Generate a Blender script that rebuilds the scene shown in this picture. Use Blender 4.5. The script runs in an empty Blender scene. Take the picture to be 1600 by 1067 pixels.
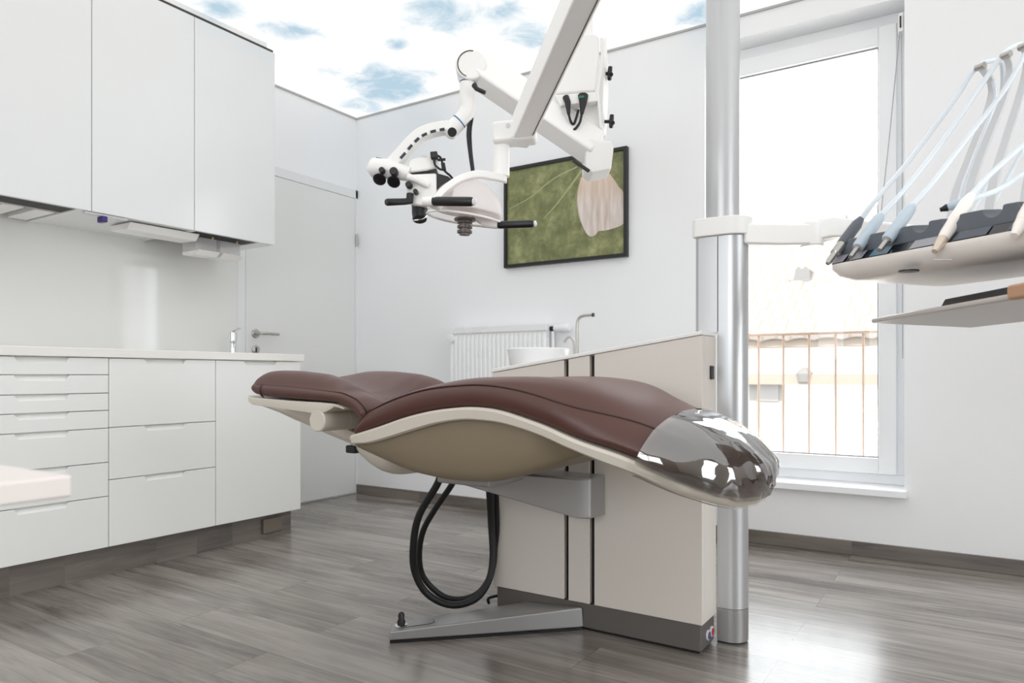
import bpy, bmesh, math, random
from mathutils import Vector, Matrix, noise as mnoise
V = Vector
random.seed(7)
SC = bpy.context.scene
COL = SC.collection

# ------------------------------------------------------------------ camera
FPX, HOR, CAMZ = 1120.0, 586.0, 0.80          # focal length and horizon row for a 1600 x 1067 frame
TH = math.atan(725.0 / 1120.0)                # yaw of the lens, turned left of +Y
RT = V((math.cos(TH), math.sin(TH), 0)); FW = V((-math.sin(TH), math.cos(TH), 0)); UP = V((0, 0, 1))
cam_d = bpy.data.cameras.new('camera'); cam = bpy.data.objects.new('camera', cam_d); COL.objects.link(cam)
cam.location = (0, 0, CAMZ); cam.rotation_euler = (math.radians(90), 0, TH)
cam_d.sensor_width = 36; cam_d.lens = 36 * FPX / 1600; cam_d.shift_y = (HOR - 533.5) / 1600
cam_d.clip_start = 0.02; cam_d.clip_end = 200
cam_d.dof.use_dof = True; cam_d.dof.focus_distance = 2.1; cam_d.dof.aperture_fstop = 5.0
SC.camera = cam

# ------------------------------------------------------------------ world, sun, exposure
w = bpy.data.worlds.new('overcast_sky'); SC.world = w; w.use_nodes = True
bg = w.node_tree.nodes['Background']; bg.inputs[0].default_value = (0.93, 0.97, 1.0, 1); bg.inputs[1].default_value = 5.0
sd = bpy.data.lights.new('sun', 'SUN'); sd.energy = 10.0; sd.angle = math.radians(2); sd.color = (1, 0.95, 0.88)
sun = bpy.data.objects.new('sun', sd); COL.objects.link(sun); sun.location = (0, -6, 12); sun.rotation_euler = (math.radians(32), 0, 0)
pd = bpy.data.lights.new('window_portal', 'AREA'); pd.shape = 'RECTANGLE'; pd.size = 0.95; pd.size_y = 2.0; pd.cycles.is_portal = True
portal = bpy.data.objects.new('window_portal', pd); COL.objects.link(portal); portal.location = (-0.75, 3.78, 1.33); portal.rotation_euler = (math.radians(-90), 0, 0)
pd2 = bpy.data.lights.new('added_side_window_portal', 'AREA'); pd2.shape = 'RECTANGLE'; pd2.size = 2.1; pd2.size_y = 1.9; pd2.cycles.is_portal = True  # portal for the side window added to brighten the room
portal2 = bpy.data.objects.new('added_side_window_portal', pd2); COL.objects.link(portal2); portal2.location = (2.85, 1.1, 1.25); portal2.rotation_euler = (math.radians(90), 0, math.radians(90))
pd3 = bpy.data.lights.new('added_front_window_portal', 'AREA'); pd3.shape = 'RECTANGLE'; pd3.size = 2.8; pd3.size_y = 1.5; pd3.cycles.is_portal = True  # portal for the added window behind the camera
portal3 = bpy.data.objects.new('added_front_window_portal', pd3); COL.objects.link(portal3); portal3.location = (-0.4, -2.85, 1.5); portal3.rotation_euler = (math.radians(90), 0, 0)
CEIL_STRENGTH = 0.96
vs = SC.view_settings; vs.view_transform = 'Standard'; vs.look = 'None'; vs.gamma = 1; vs.exposure = 0.30; vs.use_curve_mapping = False
SC.cycles.use_denoising = True
SC.cycles.max_bounces = 10; SC.cycles.diffuse_bounces = 6; SC.cycles.transparent_max_bounces = 12

# ------------------------------------------------------------------ helpers
def W(px, py, t):
    return V((0, 0, CAMZ)) + FW * t + RT * ((px - 800) / FPX * t) + UP * ((HOR - py) / FPX * t)
def U(px, py, x=None, y=None, z=None):
    d = FW + RT * ((px - 800) / FPX) + UP * ((HOR - py) / FPX)
    if x is not None: t = x / d.x
    elif y is not None: t = y / d.y
    else: t = (z - CAMZ) / d.z
    return V((0, 0, CAMZ)) + d * t
def lerp(a, b, k): return a + (b - a) * k
def interp(tab, x):
    if x <= tab[0][0]: return tab[0][1]
    for (a, fa), (b, fb) in zip(tab, tab[1:]):
        if x <= b: return fa + (fb - fa) * (x - a) / (b - a) if b > a else fb
    return tab[-1][1]
def smooth_path(pts, n=6):
    pts = [V(p) for p in pts]; out = []
    P = [pts[0] * 2 - pts[1]] + pts + [pts[-1] * 2 - pts[-2]]
    for i in range(1, len(P) - 2):
        a, b, c, d = P[i - 1:i + 3]
        for k in range(n):
            t = k / n
            out.append(0.5 * ((2 * b) + (c - a) * t + (2 * a - 5 * b + 4 * c - d) * t * t + (3 * b - a - 3 * c + d) * t ** 3))
    out.append(pts[-1]); return out

class MB:
    def __init__(s): s.v = []; s.f = []; s.mi = []
    def add(s, vs_, fs, mi=0):
        o = len(s.v); s.v += [V(p) for p in vs_]; s.f += [[i + o for i in f] for f in fs]; s.mi += [mi] * len(fs); return s
    def box(s, x0, x1, y0, y1, z0, z1):
        return s.obox(V(((x0 + x1) / 2, (y0 + y1) / 2, (z0 + z1) / 2)), V((abs(x1 - x0) / 2, 0, 0)), V((0, abs(y1 - y0) / 2, 0)), V((0, 0, abs(z1 - z0) / 2)))
    def obox(s, c, a, b, h):
        c = V(c); vv = [c + a * i + b * j + h * k for k in (-1, 1) for j in (-1, 1) for i in (-1, 1)]
        return s.add(vv, [(0, 1, 3, 2), (4, 6, 7, 5), (0, 4, 5, 1), (2, 3, 7, 6), (0, 2, 6, 4), (1, 5, 7, 3)])
    def beam(s, p, q, w_, h_, up=UP, w2=None, h2=None):
        p = V(p); q = V(q); d = (q - p).normalized(); a = d.cross(up).normalized(); b = a.cross(d).normalized()
        w2 = w2 or w_; h2 = h2 or h_
        r1 = [p + a * (i * w_ / 2) + b * (j * h_ / 2) for i, j in ((-1, -1), (1, -1), (1, 1), (-1, 1))]
        r2 = [q + a * (i * w2 / 2) + b * (j * h2 / 2) for i, j in ((-1, -1), (1, -1), (1, 1), (-1, 1))]
        return s.loft([r1, r2])
    def loft(s, rings, cap=True, mi=0):
        n = len(rings[0]); vv = [p for r in rings for p in r]; fs = []
        for i in range(len(rings) - 1):
            for j in range(n):
                k = (j + 1) % n; fs.append((i * n + j, i * n + k, (i + 1) * n + k, (i + 1) * n + j))
        if cap: fs.append(tuple(range(n))[::-1]); fs.append(tuple((len(rings) - 1) * n + j for j in range(n)))
        return s.add(vv, fs, mi)
    def sheet(s, rows, mi=0):
        n = len(rows[0]); vv = [p for r in rows for p in r]
        return s.add(vv, [(i * n + j, i * n + j + 1, (i + 1) * n + j + 1, (i + 1) * n + j) for i in range(len(rows) - 1) for j in range(n - 1)], mi)
    def tube(s, pts, r, n=12, cap=True):
        pts = [V(p) for p in pts]; rs = r if isinstance(r, (list, tuple)) else [r] * len(pts)
        d0 = (pts[1] - pts[0]).normalized(); a = d0.orthogonal().normalized(); rings = []; prev = d0
        for i, p in enumerate(pts):
            d = (pts[min(i + 1, len(pts) - 1)] - pts[max(i - 1, 0)]).normalized()
            a = (prev.rotation_difference(d) @ a); a = (a - d * a.dot(d)).normalized(); b = d.cross(a); prev = d
            rings.append([p + (a * math.cos(2 * math.pi * k / n) + b * math.sin(2 * math.pi * k / n)) * rs[i] for k in range(n)])
        return s.loft(rings, cap)
    def lathe(s, prof, o, ax, n=28):
        o = V(o); ax = V(ax).normalized(); a = ax.orthogonal().normalized(); b = ax.cross(a)
        return s.loft([[o + ax * h + (a * math.cos(2 * math.pi * k / n) + b * math.sin(2 * math.pi * k / n)) * max(r, 1e-4) for k in range(n)] for r, h in prof])
    def cyl(s, p, q, r, n=24): 
        p = V(p); q = V(q); return s.lathe([(r, 0), (r, (q - p).length)], p, q - p, n)
    def prism(s, poly, vec):
        poly = [V(p) for p in poly]; return s.loft([poly, [p + V(vec) for p in poly]])
    def ball(s, c, rx, ry=None, rz=None, A=RT, B=FW, C_=UP, n=16, m=10):
        ry = ry or rx; rz = rz or rx; c = V(c); rings = []
        for i in range(m + 1):
            th = math.pi * i / m; q = max(math.sin(th), 1e-3)
            rings.append([c + A * (rx * q * math.cos(2 * math.pi * k / n)) + B * (ry * q * math.sin(2 * math.pi * k / n)) + C_ * (-rz * math.cos(th)) for k in range(n)])
        return s.loft(rings)

WL = {}
def put(o, parent):
    if parent is not None:
        o.parent = parent; o.matrix_parent_inverse = Matrix.Translation(-WL[parent.name])
def obj(name, mb, mat, parent=None, bevel=0, seg=2, sharp=35, sub=0, label=None):
    bm = bmesh.new(); lo = V((min(p.x for p in mb.v), min(p.y for p in mb.v), min(p.z for p in mb.v))); hi = V((max(p.x for p in mb.v), max(p.y for p in mb.v), max(p.z for p in mb.v)))
    c = V(((lo.x + hi.x) / 2, (lo.y + hi.y) / 2, lo.z))
    bv = [bm.verts.new(p - c) for p in mb.v]
    for f, mi in zip(mb.f, mb.mi):
        try: bm.faces.new([bv[i] for i in f]).material_index = mi
        except ValueError: pass
    bmesh.ops.recalc_face_normals(bm, faces=bm.faces)
    me = bpy.data.meshes.new(name); bm.to_mesh(me); bm.free()
    for m_ in (mat if isinstance(mat, (list, tuple)) else [mat]): me.materials.append(m_)
    me.shade_smooth(); me.set_sharp_from_angle(angle=math.radians(sharp))
    o = bpy.data.objects.new(name, me); COL.objects.link(o); o.location = c; WL[o.name] = c
    put(o, parent)
    if bevel:
        m = o.modifiers.new('bevel', 'BEVEL'); m.width = bevel; m.segments = seg; m.limit_method = 'ANGLE'; m.angle_limit = math.radians(40); m.harden_normals = True
    if sub:
        m = o.modifiers.new('sub', 'SUBSURF'); m.levels = sub; m.render_levels = sub
    if label: o['label'] = label
    return o
def tag(o, label, cat, group=None):
    o['label'] = label; o['category'] = cat
    if group: o['group'] = group
    return o
def thing(name, label, cat, loc, group=None):
    o = bpy.data.objects.new(name, None); COL.objects.link(o); o.location = V(loc); o.empty_display_size = 0.05; WL[o.name] = V(loc)
    return tag(o, label, cat, group)
def struct(name, mb, mat, parent=None, **k):
    o = obj(name, mb, mat, parent, **k)
    if parent is None: o['kind'] = 'structure'
    return o
def dup(root, off, label, group=None):
    r = root.copy(); COL.objects.link(r); r.location = root.location + V(off); WL[r.name] = V(r.location); r['label'] = label
    if group: r['group'] = group
    for ch in list(root.children):
        c = ch.copy(); COL.objects.link(c); c.parent = r
        for g in list(ch.children):
            d = g.copy(); COL.objects.link(d); d.parent = c
    # children keep the parent inverse of the source, so they follow the copy's own location
    return r

# ------------------------------------------------------------------ materials
def lin(c): return tuple(((x / 255) / 12.92 if x / 255 <= 0.04045 else ((x / 255 + 0.055) / 1.055) ** 2.4) for x in c)
MATS = {}
def M(name, col, rough=0.5, metal=0.0, var=0.04, scale=6.0, bump=0.0, bscale=60.0, coat=0.0, spec=0.5, rvar=0.05):
    if name in MATS: return MATS[name]
    m = bpy.data.materials.new(name); m.use_nodes = True; nt = m.node_tree; N = nt.nodes; L = nt.links; p = N['Principled BSDF']
    tc = N.new('ShaderNodeTexCoord'); nz = N.new('ShaderNodeTexNoise'); nz.inputs['Scale'].default_value = scale; nz.inputs['Detail'].default_value = 4
    L.new(tc.outputs['Object'], nz.inputs['Vector'])
    c = lin(col); mx = N.new('ShaderNodeMix'); mx.data_type = 'RGBA'
    mx.inputs[6].default_value = tuple(x * (1 - var) for x in c) + (1,); mx.inputs[7].default_value = tuple(min(1, x * (1 + var)) for x in c) + (1,)
    L.new(nz.outputs['Fac'], mx.inputs[0]); L.new(mx.outputs[2], p.inputs['Base Color'])
    mr = N.new('ShaderNodeMapRange'); mr.inputs['To Min'].default_value = max(0.01, rough - rvar); mr.inputs['To Max'].default_value = min(1, rough + rvar)
    L.new(nz.outputs['Fac'], mr.inputs['Value']); L.new(mr.outputs[0], p.inputs['Roughness'])
    p.inputs['Metallic'].default_value = metal; p.inputs['Specular IOR Level'].default_value = spec; p.inputs['Coat Weight'].default_value = coat
    if bump:
        n2 = N.new('ShaderNodeTexNoise'); n2.inputs['Scale'].default_value = bscale; n2.inputs['Detail'].default_value = 3
        L.new(tc.outputs['Object'], n2.inputs['Vector']); b = N.new('ShaderNodeBump'); b.inputs['Strength'].default_value = bump; b.inputs['Distance'].default_value = 0.002
        L.new(n2.outputs['Fac'], b.inputs['Height']); L.new(b.outputs[0], p.inputs['Normal'])
    MATS[name] = m; return m
wall_m = M('white_wall_paint', (243, 244, 246), 0.7, bump=0.15, bscale=180, var=0.01)
rear_m = M('warm_beige_wall', (226, 219, 211), 0.8, bump=0.15, bscale=180, var=0.02)
lacq = M('white_gloss_lacquer', (232, 234, 235), 0.16, var=0.008, rvar=0.02)
satin = M('white_satin_front', (241, 242, 240), 0.34, var=0.008, rvar=0.03)
work_m = M('white_worktop', (240, 238, 233), 0.3, var=0.01)
glassy = M('white_splash_glass', (231, 231, 229), 0.07, var=0.005, rvar=0.01)
pvc = M('white_pvc', (246, 248, 250), 0.35, var=0.01)
encl = M('white_enamel', (238, 239, 240), 0.28, var=0.01)
white_pl = M('white_plastic', (244, 243, 241), 0.35, var=0.012)
grey_pl = M('light_grey_plastic', (216, 217, 219), 0.4, var=0.012)
cream = M('cream_shell', (208, 200, 188), 0.4, var=0.015)
belly_m = M('taupe_shell', (134, 121, 100), 0.45, var=0.02)
unit_m = M('unit_panel_white', (226, 219, 211), 0.38, var=0.012)
unit_base_m = M('unit_base_grey', (112, 107, 103), 0.45, var=0.03, metal=0.3)
alu = M('satin_aluminium', (196, 197, 199), 0.34, metal=0.6, var=0.02)
alu2 = M('brushed_silver', (168, 167, 167), 0.42, metal=0.7, var=0.03)
chrome = M('chrome', (225, 226, 228), 0.1, metal=1.0, var=0.01)
steel = M('stainless_steel', (190, 188, 184), 0.28, metal=0.9, var=0.02)
black = M('black_plastic', (24, 24, 26), 0.4, var=0.08)
rubber = M('black_rubber', (20, 21, 22), 0.55, var=0.1)
blackgl = M('black_gloss_panel', (22, 24, 30), 0.12, var=0.05)
holder_m = M('slate_holder', (98, 104, 112), 0.5, var=0.03)
shadow_m = M('dark_gap', (60, 54, 46), 0.6, var=0.1)
niche_shade_m = M('dark_niche_shade', (36, 33, 30), 0.6, var=0.05)  # near-black colour paints the shade inside the cabinet niches
blue_ring = M('blue_ring', (56, 104, 158), 0.4)
hose_m = M('pale_blue_hose', (224, 231, 237), 0.38, var=0.02)
grip_m = M('grey_blue_grip', (190, 204, 216), 0.35, var=0.02)
pinkw = M('warm_white_grip', (250, 243, 237), 0.32, var=0.02)
tan_m = M('tan_leather', (192, 148, 118), 0.5, var=0.04)
purple = M('purple_clip', (52, 30, 110), 0.4)
leather = M('brown_leather', (78, 43, 35), 0.42, var=0.05, scale=3, bump=0.06, bscale=420, spec=0.6)
lp_ = leather.node_tree.nodes['Principled BSDF']; lp_.inputs['Sheen Weight'].default_value = 0.14; lp_.inputs['Sheen Roughness'].default_value = 0.4; lp_.inputs['Sheen Tint'].default_value = (1, .72, .68, 1)
piping = M('dark_brown_piping', (52, 28, 26), 0.5, var=0.05)
desk_m = M('white_desk', (236, 228, 224), 0.4, var=0.01)

def wood(name, c1, c2, c3, rough, plank=True, pl=1.25, ph=0.185, along='x'):
    m = bpy.data.materials.new(name); m.use_nodes = True; nt = m.node_tree; N = nt.nodes; L = nt.links; p = N['Principled BSDF']
    tc = N.new('ShaderNodeTexCoord')
    br = N.new('ShaderNodeTexBrick'); br.offset = 0.37; br.inputs['Scale'].default_value = 1.0; br.inputs['Brick Width'].default_value = pl; br.inputs['Row Height'].default_value = ph
    br.inputs['Mortar Size'].default_value = 0.0012; br.inputs['Mortar Smooth'].default_value = 0.3; br.inputs['Bias'].default_value = 0.0
    br.inputs['Color1'].default_value = (0, 0, 0, 1); br.inputs['Color2'].default_value = (1, 1, 1, 1); br.inputs['Mortar'].default_value = (0.4, 0.4, 0.4, 1)
    L.new(tc.outputs['Object'], br.inputs['Vector'])
    # each plank shifts the grain so no two look alike
    sc = N.new('ShaderNodeVectorMath'); sc.operation = 'MULTIPLY'; sc.inputs[1].default_value = (17.0, 9.0, 3.0); L.new(br.outputs['Color'], sc.inputs[0])
    ad = N.new('ShaderNodeVectorMath'); ad.operation = 'ADD'; L.new(tc.outputs['Object'], ad.inputs[0]); L.new(sc.outputs[0], ad.inputs[1])
    mp = N.new('ShaderNodeMapping'); mp.inputs['Scale'].default_value = (1.1, 16, 16) if along == 'x' else (16, 1.1, 16); L.new(ad.outputs[0], mp.inputs['Vector'])
    n1 = N.new('ShaderNodeTexNoise'); n1.inputs['Scale'].default_value = 1.6; n1.inputs['Detail'].default_value = 8; n1.inputs['Roughness'].default_value = 0.65; n1.inputs['Distortion'].default_value = 0.9
    L.new(mp.outputs[0], n1.inputs['Vector'])
    mp2 = N.new('ShaderNodeMapping'); mp2.inputs['Scale'].default_value = (1.0, 3.2, 3.2) if along == 'x' else (3.2, 1.0, 3.2); L.new(ad.outputs[0], mp2.inputs['Vector'])
    n2 = N.new('ShaderNodeTexNoise'); n2.inputs['Scale'].default_value = 1.5; n2.inputs['Detail'].default_value = 4; L.new(mp2.outputs[0], n2.inputs['Vector'])
    mxa = N.new('ShaderNodeMath'); mxa.operation = 'MULTIPLY_ADD'; mxa.inputs[1].default_value = 0.55; L.new(n1.outputs['Fac'], mxa.inputs[0])
    m2 = N.new('ShaderNodeMath'); m2.operation = 'MULTIPLY'; m2.inputs[1].default_value = 0.42; L.new(n2.outputs['Fac'], m2.inputs[0]); L.new(m2.outputs[0], mxa.inputs[2])
    m3 = N.new('ShaderNodeMath'); m3.operation = 'MULTIPLY_ADD'; m3.inputs[1].default_value = 0.10; L.new(br.outputs['Color'], m3.inputs[0]); L.new(mxa.outputs[0], m3.inputs[2])
    cr = N.new('ShaderNodeValToRGB'); e = cr.color_ramp.elements; e[0].position = 0.36; e[0].color = lin(c1) + (1,); e[1].position = 0.66; e[1].color = lin(c3) + (1,)
    k = e.new(0.50); k.color = lin(c2) + (1,)
    L.new(m3.outputs[0], cr.inputs[0])
    if plank:
        mm = N.new('ShaderNodeMix'); mm.data_type = 'RGBA'; mm.inputs[7].default_value = lin(tuple(x * 0.62 for x in c1)) + (1,)
        fm = N.new('ShaderNodeMath'); fm.operation = 'MULTIPLY'; fm.inputs[1].default_value = 0.6; L.new(br.outputs['Fac'], fm.inputs[0])
        L.new(fm.outputs[0], mm.inputs[0]); L.new(cr.outputs[0], mm.inputs[6]); L.new(mm.outputs[2], p.inputs['Base Color'])
    else: L.new(cr.outputs[0], p.inputs['Base Color'])
    mr = N.new('ShaderNodeMapRange'); mr.inputs['To Min'].default_value = rough - 0.05; mr.inputs['To Max'].default_value = rough + 0.07; L.new(n1.outputs['Fac'], mr.inputs['Value']); L.new(mr.outputs[0], p.inputs['Roughness'])
    b = N.new('ShaderNodeBump'); b.inputs['Strength'].default_value = 0.05; b.inputs['Distance'].default_value = 0.001; L.new(n1.outputs['Fac'], b.inputs['Height']); L.new(b.outputs[0], p.inputs['Normal'])
    p.inputs['Specular IOR Level'].default_value = 1.0
    return m
floor_m = wood('grey_brown_wood_floor', (74, 67, 62), (124, 117, 110), (160, 153, 146), 0.22)
plinth_m = wood('grey_brown_plinth_wood', (70, 63, 58), (104, 96, 89), (128, 119, 111), 0.45, plank=False)
plinth_y = wood('grey_brown_plinth_wood_long', (70, 63, 58), (104, 96, 89), (128, 119, 111), 0.45, plank=False, along='y')

# the luminous printed sky ceiling: blue patches where the print has them
XL, YB, ZC = -3.53, 3.51, 2.543
XR, YR = 2.6, -2.6
def ceiling_mat():
    m = bpy.data.materials.new('backlit_sky_print'); m.use_nodes = True; nt = m.node_tree; N = nt.nodes; L = nt.links; N.remove(N['Principled BSDF'])
    tc = N.new('ShaderNodeTexCoord'); geo = N.new('ShaderNodeNewGeometry')
    nz = N.new('ShaderNodeTexNoise'); nz.inputs['Scale'].default_value = 4.0; nz.inputs['Detail'].default_value = 8; nz.inputs['Roughness'].default_value = 0.62; nz.inputs['Distortion'].default_value = 0.6
    L.new(geo.outputs['Position'], nz.inputs['Vector'])
    tot = None
    for px, py, r, k in ((455, 48, .17, .9), (605, 135, .34, 1.0), (560, 165, .2, .8), (520, 110, .12, .7), (690, 30, .24, .75), (620, 70, .10, .9), (830, 60, .26, .7), (345, 12, .14, .8), (780, 20, .2, .6), (1085, 22, .16, .8), (665, 150, .16, .4)):
        c = U(px, py, z=ZC)
        d = N.new('ShaderNodeVectorMath'); d.operation = 'DISTANCE'; d.inputs[1].default_value = c; L.new(geo.outputs['Position'], d.inputs[0])
        mr = N.new('ShaderNodeMapRange'); mr.interpolation_type = 'SMOOTHSTEP'; mr.inputs['From Min'].default_value = 0; mr.inputs['From Max'].default_value = r * 1.5; mr.inputs['To Min'].default_value = k; mr.inputs['To Max'].default_value = 0
        L.new(d.outputs['Value'], mr.inputs['Value'])
        if tot is None: tot = mr.outputs[0]
        else:
            a = N.new('ShaderNodeMath'); a.operation = 'MAXIMUM'; L.new(tot, a.inputs[0]); L.new(mr.outputs[0], a.inputs[1]); tot = a.outputs[0]
    # beyond the patches a fainter drift of blue
    a = N.new('ShaderNodeMath'); a.operation = 'MULTIPLY_ADD'; a.inputs[1].default_value = 0.50; a.inputs[2].default_value = 0.0; L.new(tot, a.inputs[0])
    s_ = N.new('ShaderNodeMath'); s_.operation = 'ADD'; L.new(a.outputs[0], s_.inputs[0]); L.new(nz.outputs['Fac'], s_.inputs[1])
    mr2 = N.new('ShaderNodeMapRange'); mr2.inputs['From Min'].default_value = 0.64; mr2.inputs['From Max'].default_value = 0.96; L.new(s_.outputs[0], mr2.inputs['Value'])
    mx = N.new('ShaderNodeMix'); mx.data_type = 'RGBA'; mx.inputs[6].default_value = lin((250, 249, 247)) + (1,); mx.inputs[7].default_value = lin((174, 198, 213)) + (1,)
    L.new(mr2.outputs[0], mx.inputs[0])
    em = N.new('ShaderNodeEmission'); em.inputs[1].default_value = CEIL_STRENGTH; L.new(mx.outputs[2], em.inputs[0]); L.new(em.outputs[0], N['Material Output'].inputs[0])
    return m
ceil_m = ceiling_mat()
def glass_mat(name, tint=(1, 1, 1), ior=1.45, rough=0.0, gain=1.0, floor_=0.0):
    m = bpy.data.materials.new(name); m.use_nodes = True; nt = m.node_tree; N = nt.nodes; L = nt.links; N.remove(N['Principled BSDF'])
    tr = N.new('ShaderNodeBsdfTransparent'); tr.inputs[0].default_value = tint + (1,); gl = N.new('ShaderNodeBsdfGlossy'); gl.inputs['Roughness'].default_value = rough
    fr = N.new('ShaderNodeFresnel'); fr.inputs[0].default_value = ior
    mu = N.new('ShaderNodeMath'); mu.operation = 'MULTIPLY_ADD'; mu.use_clamp = True; mu.inputs[1].default_value = gain; mu.inputs[2].default_value = floor_; L.new(fr.outputs[0], mu.inputs[0])
    mx = N.new('ShaderNodeMixShader'); L.new(mu.outputs[0], mx.inputs[0]); L.new(tr.outputs[0], mx.inputs[1]); L.new(gl.outputs[0], mx.inputs[2]); L.new(mx.outputs[0], N['Material Output'].inputs[0])
    return m
pane_m = glass_mat('window_glass', (0.97, 0.98, 0.98), 1.45)
hem_m = glass_mat('thin_plastic_hem', (0.985, 0.98, 0.975), 1.35)
film_m = glass_mat('clear_plastic_film', (0.985, 0.98, 0.975), 2.2, 0.015, gain=1.9, floor_=0.02)
def milky():
    m = bpy.data.materials.new('milky_acrylic'); m.use_nodes = True; nt = m.node_tree; N = nt.nodes; L = nt.links; p = N['Principled BSDF']
    p.inputs['Base Color'].default_value = (.9, .9, .9, 1); p.inputs['Roughness'].default_value = .1
    tr = N.new('ShaderNodeBsdfTransparent'); mx = N.new('ShaderNodeMixShader'); mx.inputs[0].default_value = .42; L.new(tr.outputs[0], mx.inputs[1]); L.new(p.outputs[0], mx.inputs[2]); L.new(mx.outputs[0], N['Material Output'].inputs[0])
    return m
clear_m = milky()
def frosted():
    m = bpy.data.materials.new('frosted_lamp_shield'); m.use_nodes = True; nt = m.node_tree; N = nt.nodes; L = nt.links; N.remove(N['Principled BSDF'])
    tr = N.new('ShaderNodeBsdfTransparent'); di = N.new('ShaderNodeBsdfTranslucent'); di.inputs[0].default_value = (0.93, 0.88, 0.87, 1); gl = N.new('ShaderNodeBsdfPrincipled'); gl.inputs['Base Color'].default_value = (0.9, 0.86, 0.85, 1); gl.inputs['Roughness'].default_value = 0.15
    a = N.new('ShaderNodeMixShader'); a.inputs[0].default_value = 0.5; L.new(di.outputs[0], a.inputs[1]); L.new(gl.outputs[0], a.inputs[2])
    b = N.new('ShaderNodeMixShader'); b.inputs[0].default_value = 0.38; L.new(tr.outputs[0], b.inputs[1]); L.new(a.outputs[0], b.inputs[2]); L.new(b.outputs[0], N['Material Output'].inputs[0])
    return m
frost_m = frosted()
rosy_m = M('rosy_white_reflector', (244, 226, 222), .2)

# ------------------------------------------------------------------ room shell
WT = 0.42                                                     # thickness of the window wall
WX0 = U(1101, 400, y=YB).x; WX1 = U(1413, 400, y=YB).x; WZ0 = 0.305; WZ1 = U(1156, 59.6, y=YB).z
struct('floor', MB().box(XL - .1, XR + .1, YR - .1, YB + WT, -0.1, 0), floor_m)
struct('ceiling', MB().box(XL - .1, XR + .1, YR - .1, YB + WT, ZC, ZC + 0.1), ceil_m)
struct('wall_left', MB().box(XL - .15, XL, YR - .1, YB + WT, 0, ZC), wall_m)
wb = MB()
def cell(x0, x1, z0, z1): wb.box(x0, x1, YB, YB + WT, z0, z1)
cell(XL, WX0, 0, ZC); cell(WX1, XR, 0, ZC); cell(WX0, WX1, 0, WZ0); cell(WX0, WX1, WZ1, ZC)
struct('wall_back', wb, wall_m)
struct('wall_right', MB().box(XR, XR + .15, YR - .1, .05, 0, ZC).box(XR, XR + .15, 2.15, YB + WT, 0, ZC).box(XR, XR + .15, .05, 2.15, 0, .3).box(XR, XR + .15, .05, 2.15, 2.2, ZC), rear_m)
w2 = struct('added_window_2', MB().box(XR + .05, XR + .11, .05, .13, .3, 2.2).box(XR + .05, XR + .11, 2.07, 2.15, .3, 2.2).box(XR + .05, XR + .11, .13, 2.07, .3, .38).box(XR + .05, XR + .11, .13, 2.07, 2.12, 2.2).box(XR + .05, XR + .11, 1.06, 1.14, .38, 2.12), M('white_pvc', (234, 237, 241), 0.35, var=0.01), bevel=.004)  # added window out of view, lets in daylight to brighten the room
ADDED_WIN2 = w2
w3 = struct('added_window_3', MB().box(-1.8, -1.72, YR - .11, YR - .05, .78, 2.22).box(.92, 1.0, YR - .11, YR - .05, .78, 2.22).box(-.44, -.36, YR - .11, YR - .05, .86, 2.14).box(-1.72, .92, YR - .11, YR - .05, .78, .86).box(-1.72, .92, YR - .11, YR - .05, 2.14, 2.22), MATS['white_pvc'], bevel=.004)  # added unseen window behind the camera, fills the room with light
for xa_, xb2 in ((-1.72, -.44), (-.36, .92)): obj('window_pane', MB().add([V((xa_, YR - .08, .86)), V((xb2, YR - .08, .86)), V((xb2, YR - .08, 2.14)), V((xa_, YR - .08, 2.14))], [(0, 1, 2, 3)]), pane_m, w3)  # panes of the added window behind the camera
struct('wall_front', MB().box(XL, -1.8, YR - .15, YR, 0, ZC).box(1.0, XR, YR - .15, YR, 0, ZC).box(-1.8, 1.0, YR - .15, YR, 0, .78).box(-1.8, 1.0, YR - .15, YR, 2.22, ZC), M('warm_taupe_wall', (176, 164, 154), 0.8, bump=0.15, bscale=180, var=0.02))
# ceiling joint profile and skirting
prof_m = M('grey_joint_profile', (178, 178, 178), 0.5)
DY0 = U(382, 520, x=XL).y; DY1 = U(553, 520, x=XL).y
struct('trim_ceiling_left', MB().box(XL, XL + .008, YR, YB, ZC - .012, ZC - .001), prof_m)
struct('trim_ceiling_back', MB().box(XL + .008, XR, YB - .008, YB, ZC - .012, ZC - .001), prof_m)
struct('baseboard_back', MB().box(XL, XR, YB - .014, YB, 0.0, 0.062), plinth_m, bevel=0.002)

# ------------------------------------------------------------------ door in the left wall
DZ = 1.99
door = struct('door_1', MB().box(XL + .001, XL + .012, DY0, DY1, 0.008, DZ), M('white_door_leaf', (229, 230, 229), 0.4, var=0.008), bevel=0.002)
fr = MB(); fr.box(XL, XL + .0135, DY0 - .055, DY0 - .002, 0, DZ + .06); fr.box(XL, XL + .0135, DY1 + .002, DY1 + .045, 0, DZ + .06); fr.box(XL, XL + .0135, DY0 - .055, DY1 + .045, DZ + .002, DZ + .06)
obj('door_frame', fr, M('white_door_frame', (232, 233, 234), 0.4, var=0.008), door, bevel=0.003)
hc = U(399, 521, x=XL + .012)
hd = MB().lathe([(0.026, 0), (0.026, .006), (0.022, .010)], hc, (1, 0, 0))
hd.tube(smooth_path([hc + V((.008, 0, 0)), hc + V((.04, 0, 0)), hc + V((.052, .012, 0)), hc + V((.052, .06, 0)), hc + V((.052, .125, -.001))], 4), 0.0085)
obj('door_handle', hd, steel, door)
kc = U(399, 546, x=XL + .012)
ks = MB().lathe([(0.026, 0), (0.026, .006), (0.023, .008)], kc, (1, 0, 0)); e_ = obj('key_rosette', ks, steel, door)
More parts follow.
